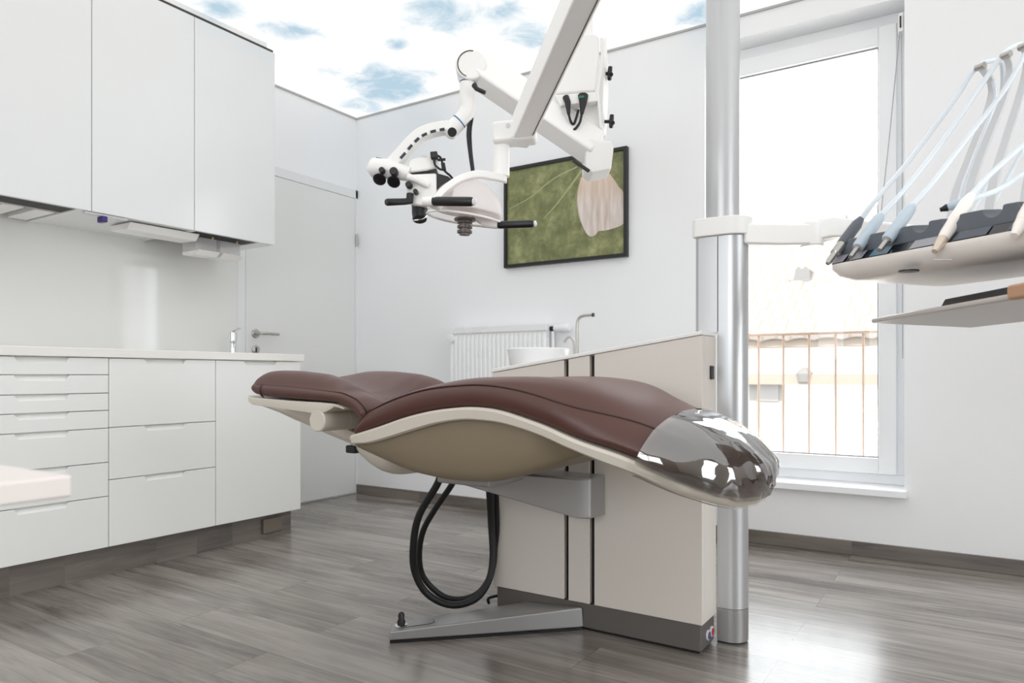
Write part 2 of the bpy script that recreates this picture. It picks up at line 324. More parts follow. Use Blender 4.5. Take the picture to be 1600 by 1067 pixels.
obj('keyhole', MB().box(kc.x + .0085, kc.x + .0095, kc.y - .005, kc.y + .005, kc.z - .016, kc.z + .012), black, e_)
hg = U(553.5, 375, x=XL + .012)
obj('hinge', MB().cyl(V((XL + .022, DY1 + .004, hg.z - .04)), V((XL + .022, DY1 + .004, hg.z + .04)), .007, 12), steel, door)
struct('baseboard_left', MB().box(XL + .0, XL + .012, DY1 + .047, YB - .015, 0.0, 0.062), plinth_m)

# ------------------------------------------------------------------ lower cabinets, worktop, splashback
XF = -2.868; CE = 2.464; YA = [U(px, 700, x=XF).y for px in (170, 337)]; CL = YA[0] - (YA[1] - YA[0]) * 1.01
ZB = 0.122; ZT = 0.868; TH_F = 0.02
def front(y0, y1, z0, z1, notch):
    g = 0.0016; y0 += g; y1 -= g; z0 += g; z1 -= g; yc = (y0 + y1) / 2
    if notch: hw, d = notch; poly = [(y0, z0), (y1, z0), (y1, z1), (yc + hw, z1), (yc + hw - d * .7, z1 - d), (yc - hw + d * .7, z1 - d), (yc - hw, z1), (y0, z1)]
    else: poly = [(y0, z0), (y1, z0), (y1, z1), (y0, z1)]
    return MB().prism([V((XF - TH_F, a, b)) for a, b in poly], (TH_F, 0, 0))
def grip(y0, y1, z1, hw, d):
    yc = (y0 + y1) / 2; z1 -= .0016
    return MB().prism([V((XF - TH_F - .0005, yc - hw, z1)), V((XF - TH_F - .0005, yc + hw, z1)), V((XF - .001, yc + hw - d * .7 - .001, z1 - d - .001)), V((XF - .001, yc - hw + d * .7 + .001, z1 - d - .001))], (0, 0, -.004))
def cabinet(name, label, y0, y1, levels, kinds, group):
    t = thing(name, label, 'cabinet', (XF - .3, (y0 + y1) / 2, ZB), group)
    obj('carcass', MB().box(XL + .001, XF - TH_F - .001, y0 + .0005, y1 - .0005, ZB, ZT), satin, t)
    for (za, zb), kind in zip(zip(levels[1:], levels), kinds):
        hw, d = ((y1 - y0) * 0.195, 0.020)
        f = obj(kind, front(y0, y1, za, zb, (hw, d)), satin, t, bevel=0.0012)
        obj('grip_recess', grip(y0, y1, zb, hw, d), satin, f)
    return t
tA = U(170, 700, x=XF); ta = (tA - V((0, 0, CAMZ))).dot(FW); tB = (U(337, 700, x=XF) - V((0, 0, CAMZ))).dot(FW)
za = lambda y, t: CAMZ + (HOR - y) * t / FPX
LA = [ZT] + [za(y, ta) for y in (585.5, 614, 641, 668.7, 722, 775)] + [ZB]
LB = [ZT] + [za(y, tB) for y in (658, 729.6)] + [ZB]
cabinet('drawer_cabinet', 'white seven-drawer cabinet at the left of the lower cabinet row', CL, YA[0], LA, ['drawer'] * 7, 'lower cabinets under the worktop')
cabinet('drawer_cabinet', 'white three-drawer cabinet in the middle of the lower cabinet row', YA[0], YA[1], LB, ['drawer'] * 3, 'lower cabinets under the worktop')
cabinet('door_cabinet', 'white one-door cabinet behind the head of the dental chair, next to the door', YA[1], CE, [ZT, ZB], ['door'], 'lower cabinets under the worktop')
tag(obj('worktop', MB().box(XL + .001, XF + .012, CL, CE + .012, ZT + .001, ZT + .036), work_m, bevel=0.003), 'long white worktop lying on the lower cabinets', 'worktop')
pl = obj('plinth', MB().box(XL + .03, XF - .06, CL, CE - .012, 0.0, ZB - .001), plinth_y); tag(pl, 'grey-brown wood plinth under the lower white cabinets', 'plinth')
po = U(424, 822, x=XF - .058)
obj('socket_flap', MB().box(XF - .0595, XF - .046, po.y - .055, po.y + .055, .025, .095), M('bronze_plate', (128, 118, 108), 0.4, metal=0.4), pl, bevel=0.003, label='metal-brown socket flap')
SZ1 = 1.515
SE = U(371, 480, x=XL + .01).y
struct('trim_splashback', MB().box(XL + .001, XL + .01, CL, SE, ZT + .037, SZ1 + .12), glassy, bevel=0.001)
# chrome soap tap on the far end of the worktop
tp = V((-3.375, CE - .03, ZT + .036))
t = thing('soap_tap', 'small chrome tap standing on the worktop beside the door', 'tap', tp)
obj('base', MB().lathe([(.024, 0), (.024, .008), (.017, .012), (.015, .075), (.021, .08), (.021, .125), (.012, .13)], tp, UP), chrome, t)
obj('spout', MB().tube(smooth_path([tp + V((0, 0, .07)), tp + V((.035, -.02, .075)), tp + V((.06, -.035, .06)), tp + V((.065, -.038, .045))], 5), .008), chrome, t)
obj('lever', MB().beam(tp + V((0, 0, .132)), tp + V((.045, .015, .15)), .014, .006), chrome, t, bevel=.002)

# ------------------------------------------------------------------ upper cabinets
XU = -3.063; UB = U(430, 383, x=XU).z; UT = U(430, 84, x=XU).z
UY = [U(px, 300, x=XU).y for px in (143.5, 304, 430)]; UY = [UY[0] - (UY[1] - UY[0])] + UY
up_labels = ('white gloss wall cabinet over the glove boxes, nearest the camera', 'white gloss wall cabinet in the middle of the three', 'white gloss wall cabinet over the clear dispensers, end nearest the door')
for i in range(3):
    y0, y1 = UY[i], UY[i + 1]
    t = thing('wall_cabinet', up_labels[i], 'cabinet', (XU - .2, (y0 + y1) / 2, UB), 'wall cabinets')
    zb = UB + (.085 if i != 1 else .004)
    obj('carcass', MB().box(XL + .001, XU - .021, y0 + .0005, y1 - .0005, zb, UT), lacq, t)
    obj('door', MB().box(XU - .02, XU, y0 + .0016, y1 - .0016, UB, UT), lacq, t, bevel=.0012)
    if i != 1:
        ly = y1 if i == 2 else y1
        sd_ = MB().box(XL + .011, XU - .021, y1 - .03 - (.06 if i == 2 else .02), y1 - .0005, UB, zb - .0005)
        obj('side_panel', sd_, lacq, t)
        obj('niche_shade_top', MB().box(XL + .012, XU - .022, y0 + .001, y1 - .092 if i == 2 else y1 - .052, zb - .004, zb - .0004), niche_shade_m, t)  # dark sheet, niche shade put into its colour
        obj('niche_shade_back', MB().box(XU - .026, XU - .0215, y0 + .001, y1 - .092 if i == 2 else y1 - .052, UB + .004, zb - .0045), niche_shade_m, t)  # dark sheet painting shade behind the door
        obj('niche_shade_board', MB().box(XU - .145, XU - .0265, y0 + .024, y1 - .096 if i == 2 else y1 - .054, UB + .003, UB + .009), niche_shade_m, t)  # added dark board standing in for shade under the door edge
        if i == 2: obj('side_panel', MB().box(XL + .011, XU - .027, y0 + .001, y0 + .02, UB, zb - .0045), lacq, t)
struct('trim_shade_gap', MB().box(XL + .009, XU - .012, UY[0], UY[3] - .004, UT + .001, UT + .018), shadow_m)  # dark strip paints the shade of the gap above the cabinets
struct('trim_filler', MB().box(XL + .009, XU - .04, UY[0], UY[3] - .02, UT + .019, ZC - .013), wall_m)
# glove boxes in the left niche
def glove(yy, label, col=white_pl):
    rz = 0.0; c = V((XU - .285, yy, UB + .022))
    a = V((math.cos(rz), math.sin(rz), 0)); b = V((-a.y, a.x, 0))
    n = a.cross(b)
    t = thing('glove_box', label, 'box', c, 'glove boxes in the niche')
    obj('carton', MB().obox(c, a * .125, b * .036, UP * .024), col, t, bevel=.002)
glove(UY[1] - .22, 'pale glove box in the niche, middle of the three')
glove(UY[1] - .34, 'pale glove box in the niche, cut off by the left edge')
glove(UY[1] - .105, 'pale glove box in the niche, next to the side panel')
# clip rail and long dispenser under the middle cabinet
rc = U(160, 337, z=UB - .006); t = thing('clip_rail', 'small rail with a purple clip under the middle wall cabinet', 'rail', rc)
obj('rail', MB().box(rc.x - .012, rc.x + .012, rc.y - .075, rc.y + .10, UB - .010, UB - .0005), grey_pl, t, bevel=.002)
obj('clip', MB().box(rc.x - .02, rc.x + .024, rc.y - .012, rc.y + .010, UB - .035, UB - .0105), purple, t, bevel=.003, label='purple clip')
y0 = U(196, 350, x=XU - .10).y; y1 = U(305, 366, x=XU - .10).y
dsp = MB().prism([V((XU - .06, y0, UB - .001)), V((XU - .24, y0, UB - .001)), V((XU - .22, y0, UB - .028)), V((XU - .09, y0, UB - .032))], (0, y1 - y0, 0))
tag(obj('towel_dispenser', dsp, white_pl, bevel=.004), 'long white slot dispenser under the middle wall cabinet', 'dispenser')
# two clear dispensers in the right niche
for k, (px, lab) in enumerate(((312, 'clear cup dispenser in the niche next to the middle cabinet'), (350, 'clear cup dispenser in the niche nearest the door'))):
    c = U(px, 398, x=XU - .2); c.z = UB - .03
    t = thing('cup_dispenser', lab, 'dispenser', (c.x, c.y, UB - .085), 'clear dispensers under the wall cabinet')
    w_ = .058
    obj('clear_case', MB().box(c.x - .055, c.x + .055, c.y - w_, c.y + w_, UB - .062, UB + .045), clear_m, t, bevel=.003)
    obj('tray', MB().prism([V((c.x - .055, c.y - w_ - .003, UB - .0625)), V((c.x + .085, c.y - w_ - .003, UB - .0625)), V((c.x + .055, c.y - w_ - .003, UB - .085)), V((c.x - .05, c.y - w_ - .003, UB - .08))], (0, 2 * w_ + .004, 0)), white_pl, t, bevel=.003)
    obj('hook', MB().tube(smooth_path([V((c.x + .09, c.y + .01, UB + .045)), V((c.x + .092, c.y + .01, UB + .005)), V((c.x + .10, c.y + .005, UB - .006)), V((c.x + .108, c.y, UB + .01))], 4), .004), M('brass_hook', (200, 176, 140), .3, metal=.8), t)

# ------------------------------------------------------------------ window
YF = YB + 0.10
gx1 = U(1372.5, 300, y=YF).x; gz1 = U(1372.5, 71, y=YF).z; gz0 = U(1372, 716, y=YF).z; gx0 = WX0 + (WX1 - gx1) + .01
for ya_, yb2 in ((.13, 1.06), (1.14, 2.07)): obj('window_pane', MB().add([V((XR + .08, ya_, .38)), V((XR + .08, yb2, .38)), V((XR + .08, yb2, 2.12)), V((XR + .08, ya_, 2.12))], [(0, 1, 2, 3)]), pane_m, ADDED_WIN2)  # panes of the added side window
win = struct('window_1', MB().box(WX0 + .002, WX1 - .002, YF + .034, YF + .09, WZ0, WZ0 + .045).box(WX0 + .002, WX1 - .002, YF + .034, YF + .09, WZ1 - .05, WZ1).box(WX0 + .002, WX0 + .05, YF + .034, YF + .09, WZ0 + .045, WZ1 - .05).box(WX1 - .05, WX1 - .002, YF + .034, YF + .09, WZ0 + .045, WZ1 - .05), pvc, bevel=.004)
fm = U(1400, 35, y=YF).z; sx0 = WX0 + .02; sx1 = WX1 - .038; sz0 = U(1390, 742, y=YF).z
sash = MB().box(sx0, gx0, YF, YF + .06, sz0, fm).box(gx1, sx1, YF, YF + .06, sz0, fm).box(gx0, gx1, YF, YF + .06, sz0, gz0).box(gx0, gx1, YF, YF + .06, gz1, fm)
so = obj('window_sash', sash, pvc, win, bevel=.004)
obj('glazing_bead', MB().box(gx0, gx1, YF + .02, YF + .028, gz1 - .006, gz1).box(gx0, gx1, YF + .02, YF + .028, gz0, gz0 + .006).box(gx0, gx0 + .006, YF + .02, YF + .028, gz0 + .006, gz1 - .006).box(gx1 - .006, gx1, YF + .02, YF + .028, gz0 + .006, gz1 - .006), M('grey_seal', (150, 150, 152), .5), so)
obj('window_pane', MB().add([V((gx0, YF + .03, gz0)), V((gx1, YF + .03, gz0)), V((gx1, YF + .03, gz1)), V((gx0, YF + .03, gz1))], [(0, 1, 2, 3)]), pane_m, so)
obj('window_sill', MB().box(WX0 - .012, WX1 + .012, YB - .045, YF + .033, WZ0 - .032, WZ0 - .0005), pvc, win, bevel=.004)
# side channel with blind cords
cb = U(1407.5, 33, y=YB + .05)
t = thing('blind_cord', 'grey blind pull cords hanging at the right of the window', 'blind cord', cb)
obj('bracket', MB().box(cb.x - .010, cb.x + .010, YB + .035, YB + .07, cb.z - .05, cb.z + .03), white_pl, t, bevel=.003)
obj('pulley', MB().box(cb.x - .003, cb.x + .003, YB + .030, YB + .036, cb.z - .035, cb.z + .015), black, t)
pk = lambda px, py: U(px, py, y=YB + .045)
obj('cord', MB().tube(smooth_path([pk(1406, 50), pk(1398, 130), pk(1388, 230), pk(1379, 310), pk(1376, 345)], 5), .0022, 8), M('grey_cord', (172, 172, 174), .6), t)
obj('cord', MB().tube(smooth_path([pk(1408.5, 50), pk(1409.5, 200), pk(1410, 400), pk(1410.5, 560)], 4), .0022, 8), MATS['grey_cord'], t)

# ------------------------------------------------------------------ outside: railing and the house across the street
yr = YB + WT + .06
ra = U(1168, 524, y=yr).z
xs = [U(px, 600, y=yr).x for px in (1185.5, 1226.5, 1266, 1306, 1349)]
stp = (xs[-1] - xs[0]) / 4
rust = M('brown_iron', (150, 128, 112), .6)
t = thing('balcony_railing', 'thin iron railing outside the window', 'railing', (xs[2], yr, .2))
obj('top_rail', MB().box(WX0 - .25, WX1 + .25, yr - .012, yr + .012, ra - .008, ra + .005), rust, t)
obj('bottom_rail', MB().box(WX0 - .25, WX1 + .25, yr - .012, yr + .012, .20, .215), rust, t)
for k in range(-3, 7):
    x = xs[0] + stp * k
    obj('baluster', MB().cyl((x, yr, .2155), (x, yr, ra - .0085), .006, 10), rust, t)
YH = 14.0
def tile_mat():
    m = bpy.data.materials.new('clay_roof_tiles'); m.use_nodes = True; nt = m.node_tree; N = nt.nodes; L = nt.links; p = N['Principled BSDF']
    tc = N.new('ShaderNodeTexCoord'); br = N.new('ShaderNodeTexBrick'); br.inputs['Scale'].default_value = 1; br.inputs['Brick Width'].default_value = .25; br.inputs['Row Height'].default_value = .36; br.inputs['Mortar Size'].default_value = .03; br.inputs['Mortar Smooth'].default_value = .5
    br.inputs['Color1'].default_value = lin((96, 91, 87)) + (1,); br.inputs['Color2'].default_value = lin((98, 94, 90)) + (1,); br.inputs['Mortar'].default_value = lin((87, 78, 71)) + (1,)
    L.new(tc.outputs['Object'], br.inputs['Vector']); L.new(br.outputs['Color'], p.inputs['Base Color']); p.inputs['Roughness'].default_value = .8
    return m
ez = U(1270, 520, y=YH).z
hs = thing('town_house', 'pale house with a clay tiled roof across the street', 'building', (-2, YH + 3, -6))
obj('facade', MB().box(-16, 12, YH + .35, YH + .7, -6, ez - .05), M('cream_render', (226, 222, 216), .9), hs)
obj('cornice', MB().box(-16, 12, YH + .1, YH + .349, ez - .95, ez - .75).box(-16, 12, YH - .02, YH + .349, ez - .25, ez - .051), M('sand_cornice', (112, 103, 95), .9), hs)
rows = []
nx = 240
roof = MB()
for j, (yy, zz) in enumerate(((YH - .1, ez - .04), (YH + 5.2, ez + 3.3))):
    rows.append([V((-16 + 28 * i / nx, yy, zz + .05 * abs(math.sin(math.pi * i / 4)))) for i in range(nx + 1)])
roof.sheet(rows); lowr = [[p - V((0, 0, .1)) for p in r] for r in rows]; roof.sheet(lowr)
roof.sheet([rows[0], lowr[0]])
obj('roof', roof, tile_mat(), hs)
yc_ = YH + 1.8
ch = [U(px, py, y=yc_) for px, py in ((1232, 475), (1232, 436), (1239, 441), (1243, 421), (1248, 416), (1253, 421), (1258, 415), (1265, 421), (1266, 452), (1272, 468), (1279, 475))]
ch[0].z -= .4; ch[-1].z -= .4
obj('chimney', MB().prism(ch, (0, .5, 0)), M('grey_render', (92, 91, 90), .9), hs)
ya = U(1183, 590, y=YH + .34); yb = U(1226, 650, y=YH + .34)
f_ = obj('window', MB().box(ya.x - .15, yb.x, YH + .30, YH + .349, yb.z - .2, ya.z), M('pale_shutter', (112, 110, 108), .8), hs)
obj('pane', MB().box(ya.x, yb.x - .1, YH + .285, YH + .2995, ya.z - .45, ya.z - .05), M('grey_pane', (106, 104, 103), .3), f_)
yl = U(1260, 588, y=YH + .34)
obj('wall_lamp', MB().lathe([(.0, 0), (.14, .05), (.16, .2), (.05, .32)], yl + V((0, -.16, -.15)), UP, 14), M('grey_render', (92, 91, 90), .9), hs)
struct('street', MB().box(-40, 40, -40, 40, -6.3, -6), M('pale_paving', (170, 166, 160), .9))
# a bare tree left of the roof
def tree(px, py, y, h, label):
    b = U(px, py, y=y); t = thing('bare_tree', label, 'tree', (b.x, b.y, -6), None); rnd = random.Random(px)
    base = V((b.x, y, -6)); top = b
    obj('trunk', MB().tube([base, lerp(base, top, .5), lerp(base, top, .72)], [.3, .22, .14], 8), M('pale_bark', (112, 103, 96), .9), t)
    tw = MB()
    for k in range(46):
        s = lerp(base, top, rnd.uniform(.55, .72)); a = rnd.uniform(0, 6.28); L_ = rnd.uniform(.5, 1) * h
        e = s + V((math.cos(a) * L_ * .7, math.sin(a) * L_ * .7, L_ * rnd.uniform(.5, 1.1)))
        m_ = lerp(s, e, .5) + V((rnd.uniform(-.2, .2), 0, rnd.uniform(-.1, .3)))
        tw.tube([s, m_, e], [.05, .03, .01], 5)
        for q in range(5):
            e2 = lerp(m_, e, rnd.random()); tw.tube([e2, e2 + V((rnd.uniform(-.6, .6), rnd.uniform(-.6, .6), rnd.uniform(.1, .8)))], [.022, .008], 4)
    obj('branches', tw, MATS['pale_bark'], t)
tree(1195, 295, 26, 2.6, 'bare tree beyond the tiled roof outside the window')

# ------------------------------------------------------------------ radiator
YQ = YB - .095
rx0 = U(701, 540, y=YQ).x; rx1 = U(852, 540, y=YQ).x; rz1 = U(701, 513, y=YQ).z; rz0 = rz1 - .6
t = thing('radiator', 'white ribbed panel radiator on the back wall', 'radiator', ((rx0 + rx1) / 2, YQ, rz0))
n = 22; ring = []
pts = [];
for k in range(n):
    xa = lerp(rx0, rx1, k / n); d = (rx1 - rx0) / n
    pts += [(xa + d * .12, 0), (xa + d * .3, -.009), (xa + d * .7, -.009), (xa + d * .88, 0)]
rows = [[V((x, YQ + .012 + (y * (0 if zz in (0, 3) else 1)), z)) for x, y in pts] for zz, z in enumerate((rz0 + .03, rz0 + .06, rz1 - .065, rz1 - .045))]
pan = MB(); pan.sheet(rows)
pan.box(rx0, rx1, YQ + .0125, YQ + .045, rz0, rz1)
obj('panel', pan, encl, t, sharp=25)
obj('top_grille', MB().box(rx0 - .004, rx1 + .004, YQ + .004, YB - .02, rz1 - .035, rz1 + .004), encl, t, bevel=.004)
hc2 = U(703, 529, y=YQ + .01)
obj('end_cap', MB().lathe([(.0, 0), (.028, .004), (.028, .02)], V((rx0 + .015, YQ - .012, hc2.z)), (0, 1, 0), 16), encl, t)
vz = U(870, 513, y=YQ + .04).z
valve = obj('thermostat', MB().lathe([(.017, 0), (.019, .03), (.024, .04), (.024, .085), (.018, .095), (.0, .097)], V((rx1 + .03, YQ + .05, vz)), (1, 0, 0), 20), encl, t)
obj('valve_collar', MB().cyl(V((rx1 + .0045, YQ + .05, vz)), V((rx1 + .0295, YQ + .05, vz)), .014, 14), black, valve)
obj('pipe', MB().cyl(V((rx1 + .02, YQ + .05, .0)), V((rx1 + .02, YQ + .05, vz - .0145)), .008, 10), encl, t)
for xx in (rx0 + .12, rx1 - .12): obj('bracket', MB().box(xx - .015, xx + .015, YQ + .0455, YB, rz0 + .1, rz1 - .04), grey_pl, t)

# ------------------------------------------------------------------ picture on the back wall
YP = YB - .03
c_tl = U(787, 264, y=YP); c_br = U(978.5, 399, y=YP); c_tr = U(979, 227, y=YP)
X0, X1 = c_tl.x, c_tr.x; Z0, Z1 = c_br.z - .004, (c_tl.z + c_tr.z) / 2; Wd = X1 - X0; Hd = Z1 - Z0
t = thing('framed_picture', 'black-framed leaf photograph hanging on the back wall', 'picture', ((X0 + X1) / 2, YB - .01, Z0))
fw = .018
obj('frame', MB().box(X0, X1, YP, YB - .001, Z0, Z0 + fw).box(X0, X1, YP, YB - .001, Z1 - fw, Z1).box(X0, X0 + fw, YP, YB - .001, Z0 + fw, Z1 - fw).box(X1 - fw, X1, YP, YB - .001, Z0 + fw, Z1 - fw), M('black_picture_frame', (22, 24, 26), .4), t)
def leaf_mat():
    m = bpy.data.materials.new('leaf_print'); m.use_nodes = True; nt = m.node_tree; N = nt.nodes; L = nt.links; p = N['Principled BSDF']; tc = N.new('ShaderNodeTexCoord')
    n1 = N.new('ShaderNodeTexNoise'); n1.inputs['Scale'].default_value = 9; n1.inputs['Detail'].default_value = 8; n1.inputs['Roughness'].default_value = .7; L.new(tc.outputs['Object'], n1.inputs['Vector'])
    cr = N.new('ShaderNodeValToRGB'); e = cr.color_ramp.elements; e[0].position = .33; e[0].color = lin((92, 98, 62)) + (1,); e[1].position = .68; e[1].color = lin((168, 170, 122)) + (1,); k = e.new(.5); k.color = lin((126, 130, 84)) + (1,)
    L.new(n1.outputs['Fac'], cr.inputs[0]); L.new(cr.outputs[0], p.inputs['Base Color']); p.inputs['Roughness'].default_value = .3
    return m
def seed_mat():
    m = bpy.data.materials.new('seed_print'); m.use_nodes = True; nt = m.node_tree; N = nt.nodes; L = nt.links; p = N['Principled BSDF']; tc = N.new('ShaderNodeTexCoord')
    mp = N.new('ShaderNodeMapping'); mp.inputs['Scale'].default_value = (26, 1, 3.5); mp.inputs['Rotation'].default_value = (0, -.18, 0); L.new(tc.outputs['Object'], mp.inputs['Vector'])
    n1 = N.new('ShaderNodeTexNoise'); n1.inputs['Scale'].default_value = 1.2; n1.inputs['Detail'].default_value = 6; L.new(mp.outputs[0], n1.inputs['Vector'])
    cr = N.new('ShaderNodeValToRGB'); e = cr.color_ramp.elements; e[0].position = .33; e[0].color = lin((198, 178, 164)) + (1,); e[1].position = .62; e[1].color = lin((228, 220, 216)) + (1,); k = e.new(.47); k.color = lin((212, 198, 190)) + (1,)
    sp = N.new('ShaderNodeSeparateXYZ'); L.new(tc.outputs['Object'], sp.inputs[0])
    mr = N.new('ShaderNodeMapRange'); mr.inputs['From Min'].default_value = Hd * .45; mr.inputs['From Max'].default_value = Hd * .9; mr.inputs['To Max'].default_value = .7; L.new(sp.outputs['Z'], mr.inputs['Value'])
    mx = N.new('ShaderNodeMix'); mx.data_type = 'RGBA'; mx.inputs[7].default_value = lin((226, 190, 150)) + (1,); L.new(mr.outputs[0], mx.inputs[0]); L.new(n1.outputs['Fac'], cr.inputs[0]); L.new(cr.outputs[0], mx.inputs[6])
    L.new(mx.outputs[2], p.inputs['Base Color']); p.inputs['Roughness'].default_value = .3
    return m
vein_m = M('leaf_vein_print', (170, 174, 124), .3, var=.12, scale=20)
pic = MB()
PQ = lambda u, v, d=0: V((lerp(X0 + fw, X1 - fw, u), YP + .012 - d, lerp(Z0 + fw, Z1 - fw, v)))
pic.add([PQ(0, 0), PQ(1, 0), PQ(1, 1), PQ(0, 1)], [(0, 1, 2, 3)], 0)
def vein(pts, w0, w1):
    pts = smooth_path([V((u, v, 0)) for u, v in pts], 5); rows = [[], []]
    for i, p in enumerate(pts):
        d = (pts[min(i + 1, len(pts) - 1)] - pts[max(0, i - 1)]).normalized(); nn = V((-d.y, d.x, 0)); k = lerp(w0, w1, i / (len(pts) - 1))
        rows[0].append(PQ(p.x + nn.x * k, p.y + nn.y * k, .0006)); rows[1].append(PQ(p.x - nn.x * k, p.y - nn.y * k, .0006))
    pic.sheet(rows, 1)
vein([(.33, .44), (.45, .58), (.58, .76), (.66, .88)], .004, .010)
vein([(.02, .60), (.2, .68), (.42, .84), (.62, .92)], .003, .007)
vein([(.56, .45), (.60, .60), (.66, .82)], .0012, .002)
seed = smooth_path([V((u, v, 0)) for u, v in ((.65, .80), (.62, .62), (.63, .46), (.665, .32), (.70, .235), (.735, .20), (.775, .215), (.80, .245), (.87, .245), (.995, .29), (.995, .42), (.995, .58), (.955, .66), (.90, .77), (.83, .86), (.74, .88))], 5)
pic.add([PQ(p.x, p.y, .0009) for p in seed], [tuple(range(len(seed)))], 2)
obj('print', pic, [leaf_mat(), vein_m, seed_mat()], t)

# ------------------------------------------------------------------ treatment unit (panel body, base, basin, foot)
YU = 2.003; ux1 = U(1097, 700, y=YU).x; ux0 = U(770, 700, y=YU).x; uD = 0.42
zr = U(1097, 523, y=YU).z; zl = U(771, 582, y=YU).z; pz0 = U(1097, 978, y=YU).z
def ztop(x): return lerp(zl, zr, (x - ux0) / (ux1 - ux0))
unit = thing('treatment_unit', 'cream dental treatment unit with sloping white top behind the chair', 'dental unit', ((ux0 + ux1) / 2, YU + .2, 0))
sxs = [U(px, 700, y=YU).x for px in (881, 888, 921, 928.5)]
def pane(x0, x1): 
    return MB().prism([V((x0, YU, pz0)), V((x1, YU, pz0)), V((x1, YU, ztop(x1) - .001)), V((x0, YU, ztop(x0) - .001))], (0, .02, 0))
for a, b in ((ux0, sxs[0]), (sxs[1], sxs[2]), (sxs[3], ux1)): obj('front_panel', pane(a, b), unit_m, unit, bevel=.0015)
ce = U(1119, 700, x=ux1).y
obj('body', MB().prism([V((ux0 + .001, YU + .0205, pz0)), V((ux1, YU + .0205, pz0)), V((ux1, YU + .0205, ztop(ux1) - .001)), V((ux0 + .001, YU + .0205, ztop(ux0 + .001) - .001))], (0, ce - YU - .021, 0)), unit_m, unit, bevel=.0015)
obj('seam', MB().prism([V((sxs[0] - .003, YU + .019, pz0 + .001)), V((sxs[3] + .003, YU + .019, pz0 + .001)), V((sxs[3] + .003, YU + .019, ztop(sxs[3]) - .003)), V((sxs[0] - .003, YU + .019, ztop(sxs[0]) - .003))], (0, .001, 0)), black, unit)
obj('rear_body', MB().prism([V((ux0 + .001, ce + .0005, pz0)), V((ux1 - .13, ce + .0005, pz0)), V((ux1 - .13, ce + .0005, ztop(ux1 - .13) - .001)), V((ux0 + .001, ce + .0005, ztop(ux0) - .001))], (0, uD - (ce - YU), 0)), unit_m, unit, bevel=.002)
tl = ux0 - .004
obj('top_plate', MB().prism([V((tl, YU - .004, ztop(tl))), V((ux1 + .001, YU - .004, ztop(ux1))), V((ux1 + .001, YU - .004, ztop(ux1) + .012)), V((tl, YU - .004, ztop(tl) + .012))], (0, ce - YU + .004, 0)).prism([V((tl, ce, ztop(tl))), V((ux1 - .13, ce, ztop(ux1 - .13))), V((ux1 - .13, ce, ztop(ux1 - .13) + .012)), V((tl, ce, ztop(tl) + .012))], (0, YU + uD - ce + .004, 0)), white_pl, unit, bevel=.003)
bs = obj('base', MB().box(ux0 + .012, ux1 - .006, YU + .008, ce - .001, .008, pz0 - .002).box(ux0 + .012, ux1 - .13, ce - .001, YU + uD - .01, .008, pz0 - .002), unit_base_m, unit, bevel=.003)
obj('sole', MB().box(ux0 + .02, ux1 - .014, YU + .016, ce - .004, 0, .0079), black, unit)
sk = U(1111, 582, x=ux1)
obj('data_socket', MB().box(ux1 + .0005, ux1 + .006, sk.y - .014, sk.y + .014, sk.z - .02, sk.z + .02), black, unit, bevel=.003)
for px, py, m_ in ((1105.5, 992, M('blue_button', (70, 74, 120), .3)), (1111, 986, M('red_button', (178, 44, 30), .3))):
    bc = U(px, py, x=ux1 - .006)
    bt = obj('switch', MB().lathe([(.015, 0), (.015, .004), (.012, .005)], bc, (1, 0, 0), 18), M('white_ring', (220, 220, 224), .3), unit)
    obj('switch_cap', MB().lathe([(.0115, 0), (.0105, .002)], bc + V((.005, 0, 0)), (1, 0, 0), 18), m_, bt)
# basin and spouts on the sloping plate
yb_ = YU + .26; bc = U(841, 560, y=yb_); rb = 49 / FPX * (bc - V((0, 0, CAMZ))).dot(FW)
zb_ = ztop(bc.x) + .012
btop = U(841, 546, y=yb_).z
obj('basin', MB().lathe([(rb * .82, -.012), (rb * .92, .02), (rb, btop - zb_), (rb * .96, btop - zb_ + .004), (rb * .86, btop - zb_ - .02), (rb * .4, .015), (.012, .008)], V((bc.x, bc.y, zb_)), UP, 40), encl, unit)
fa = U(902, 556, y=yb_ - .02); fz = ztop(fa.x) + .011
pf = lambda px, py: U(px, py, y=yb_ - .02)
obj('spout', MB().tube(smooth_path([V((fa.x, fa.y, fz)), pf(902, 530), pf(902, 508), pf(904.5, 498), pf(912, 493.5), pf(926, 492)], 5), .0058, 10), steel, unit)
obj('spout_tip', MB().tube([pf(925.8, 492), pf(928, 491.8)], .0072, 10), black, unit)
g2 = lambda px, py: U(px, py, y=yb_)
gx = g2(897, 552); 
obj('cup_filler', MB().tube(smooth_path([V((gx.x, gx.y, ztop(gx.x) + .011)), g2(897, 540), g2(895, 531), g2(890, 526.5), g2(885, 530), g2(882, 535)], 5), .0048, 10), steel, unit)
kp = U(923, 549.5, y=YU + .2); kz = ztop(kp.x) + .0121
obj('sensor_pad', MB().box(kp.x - .022, kp.x + .022, kp.y - .02, kp.y + .02, kz - .003, kz + .016), black, unit, bevel=.002)
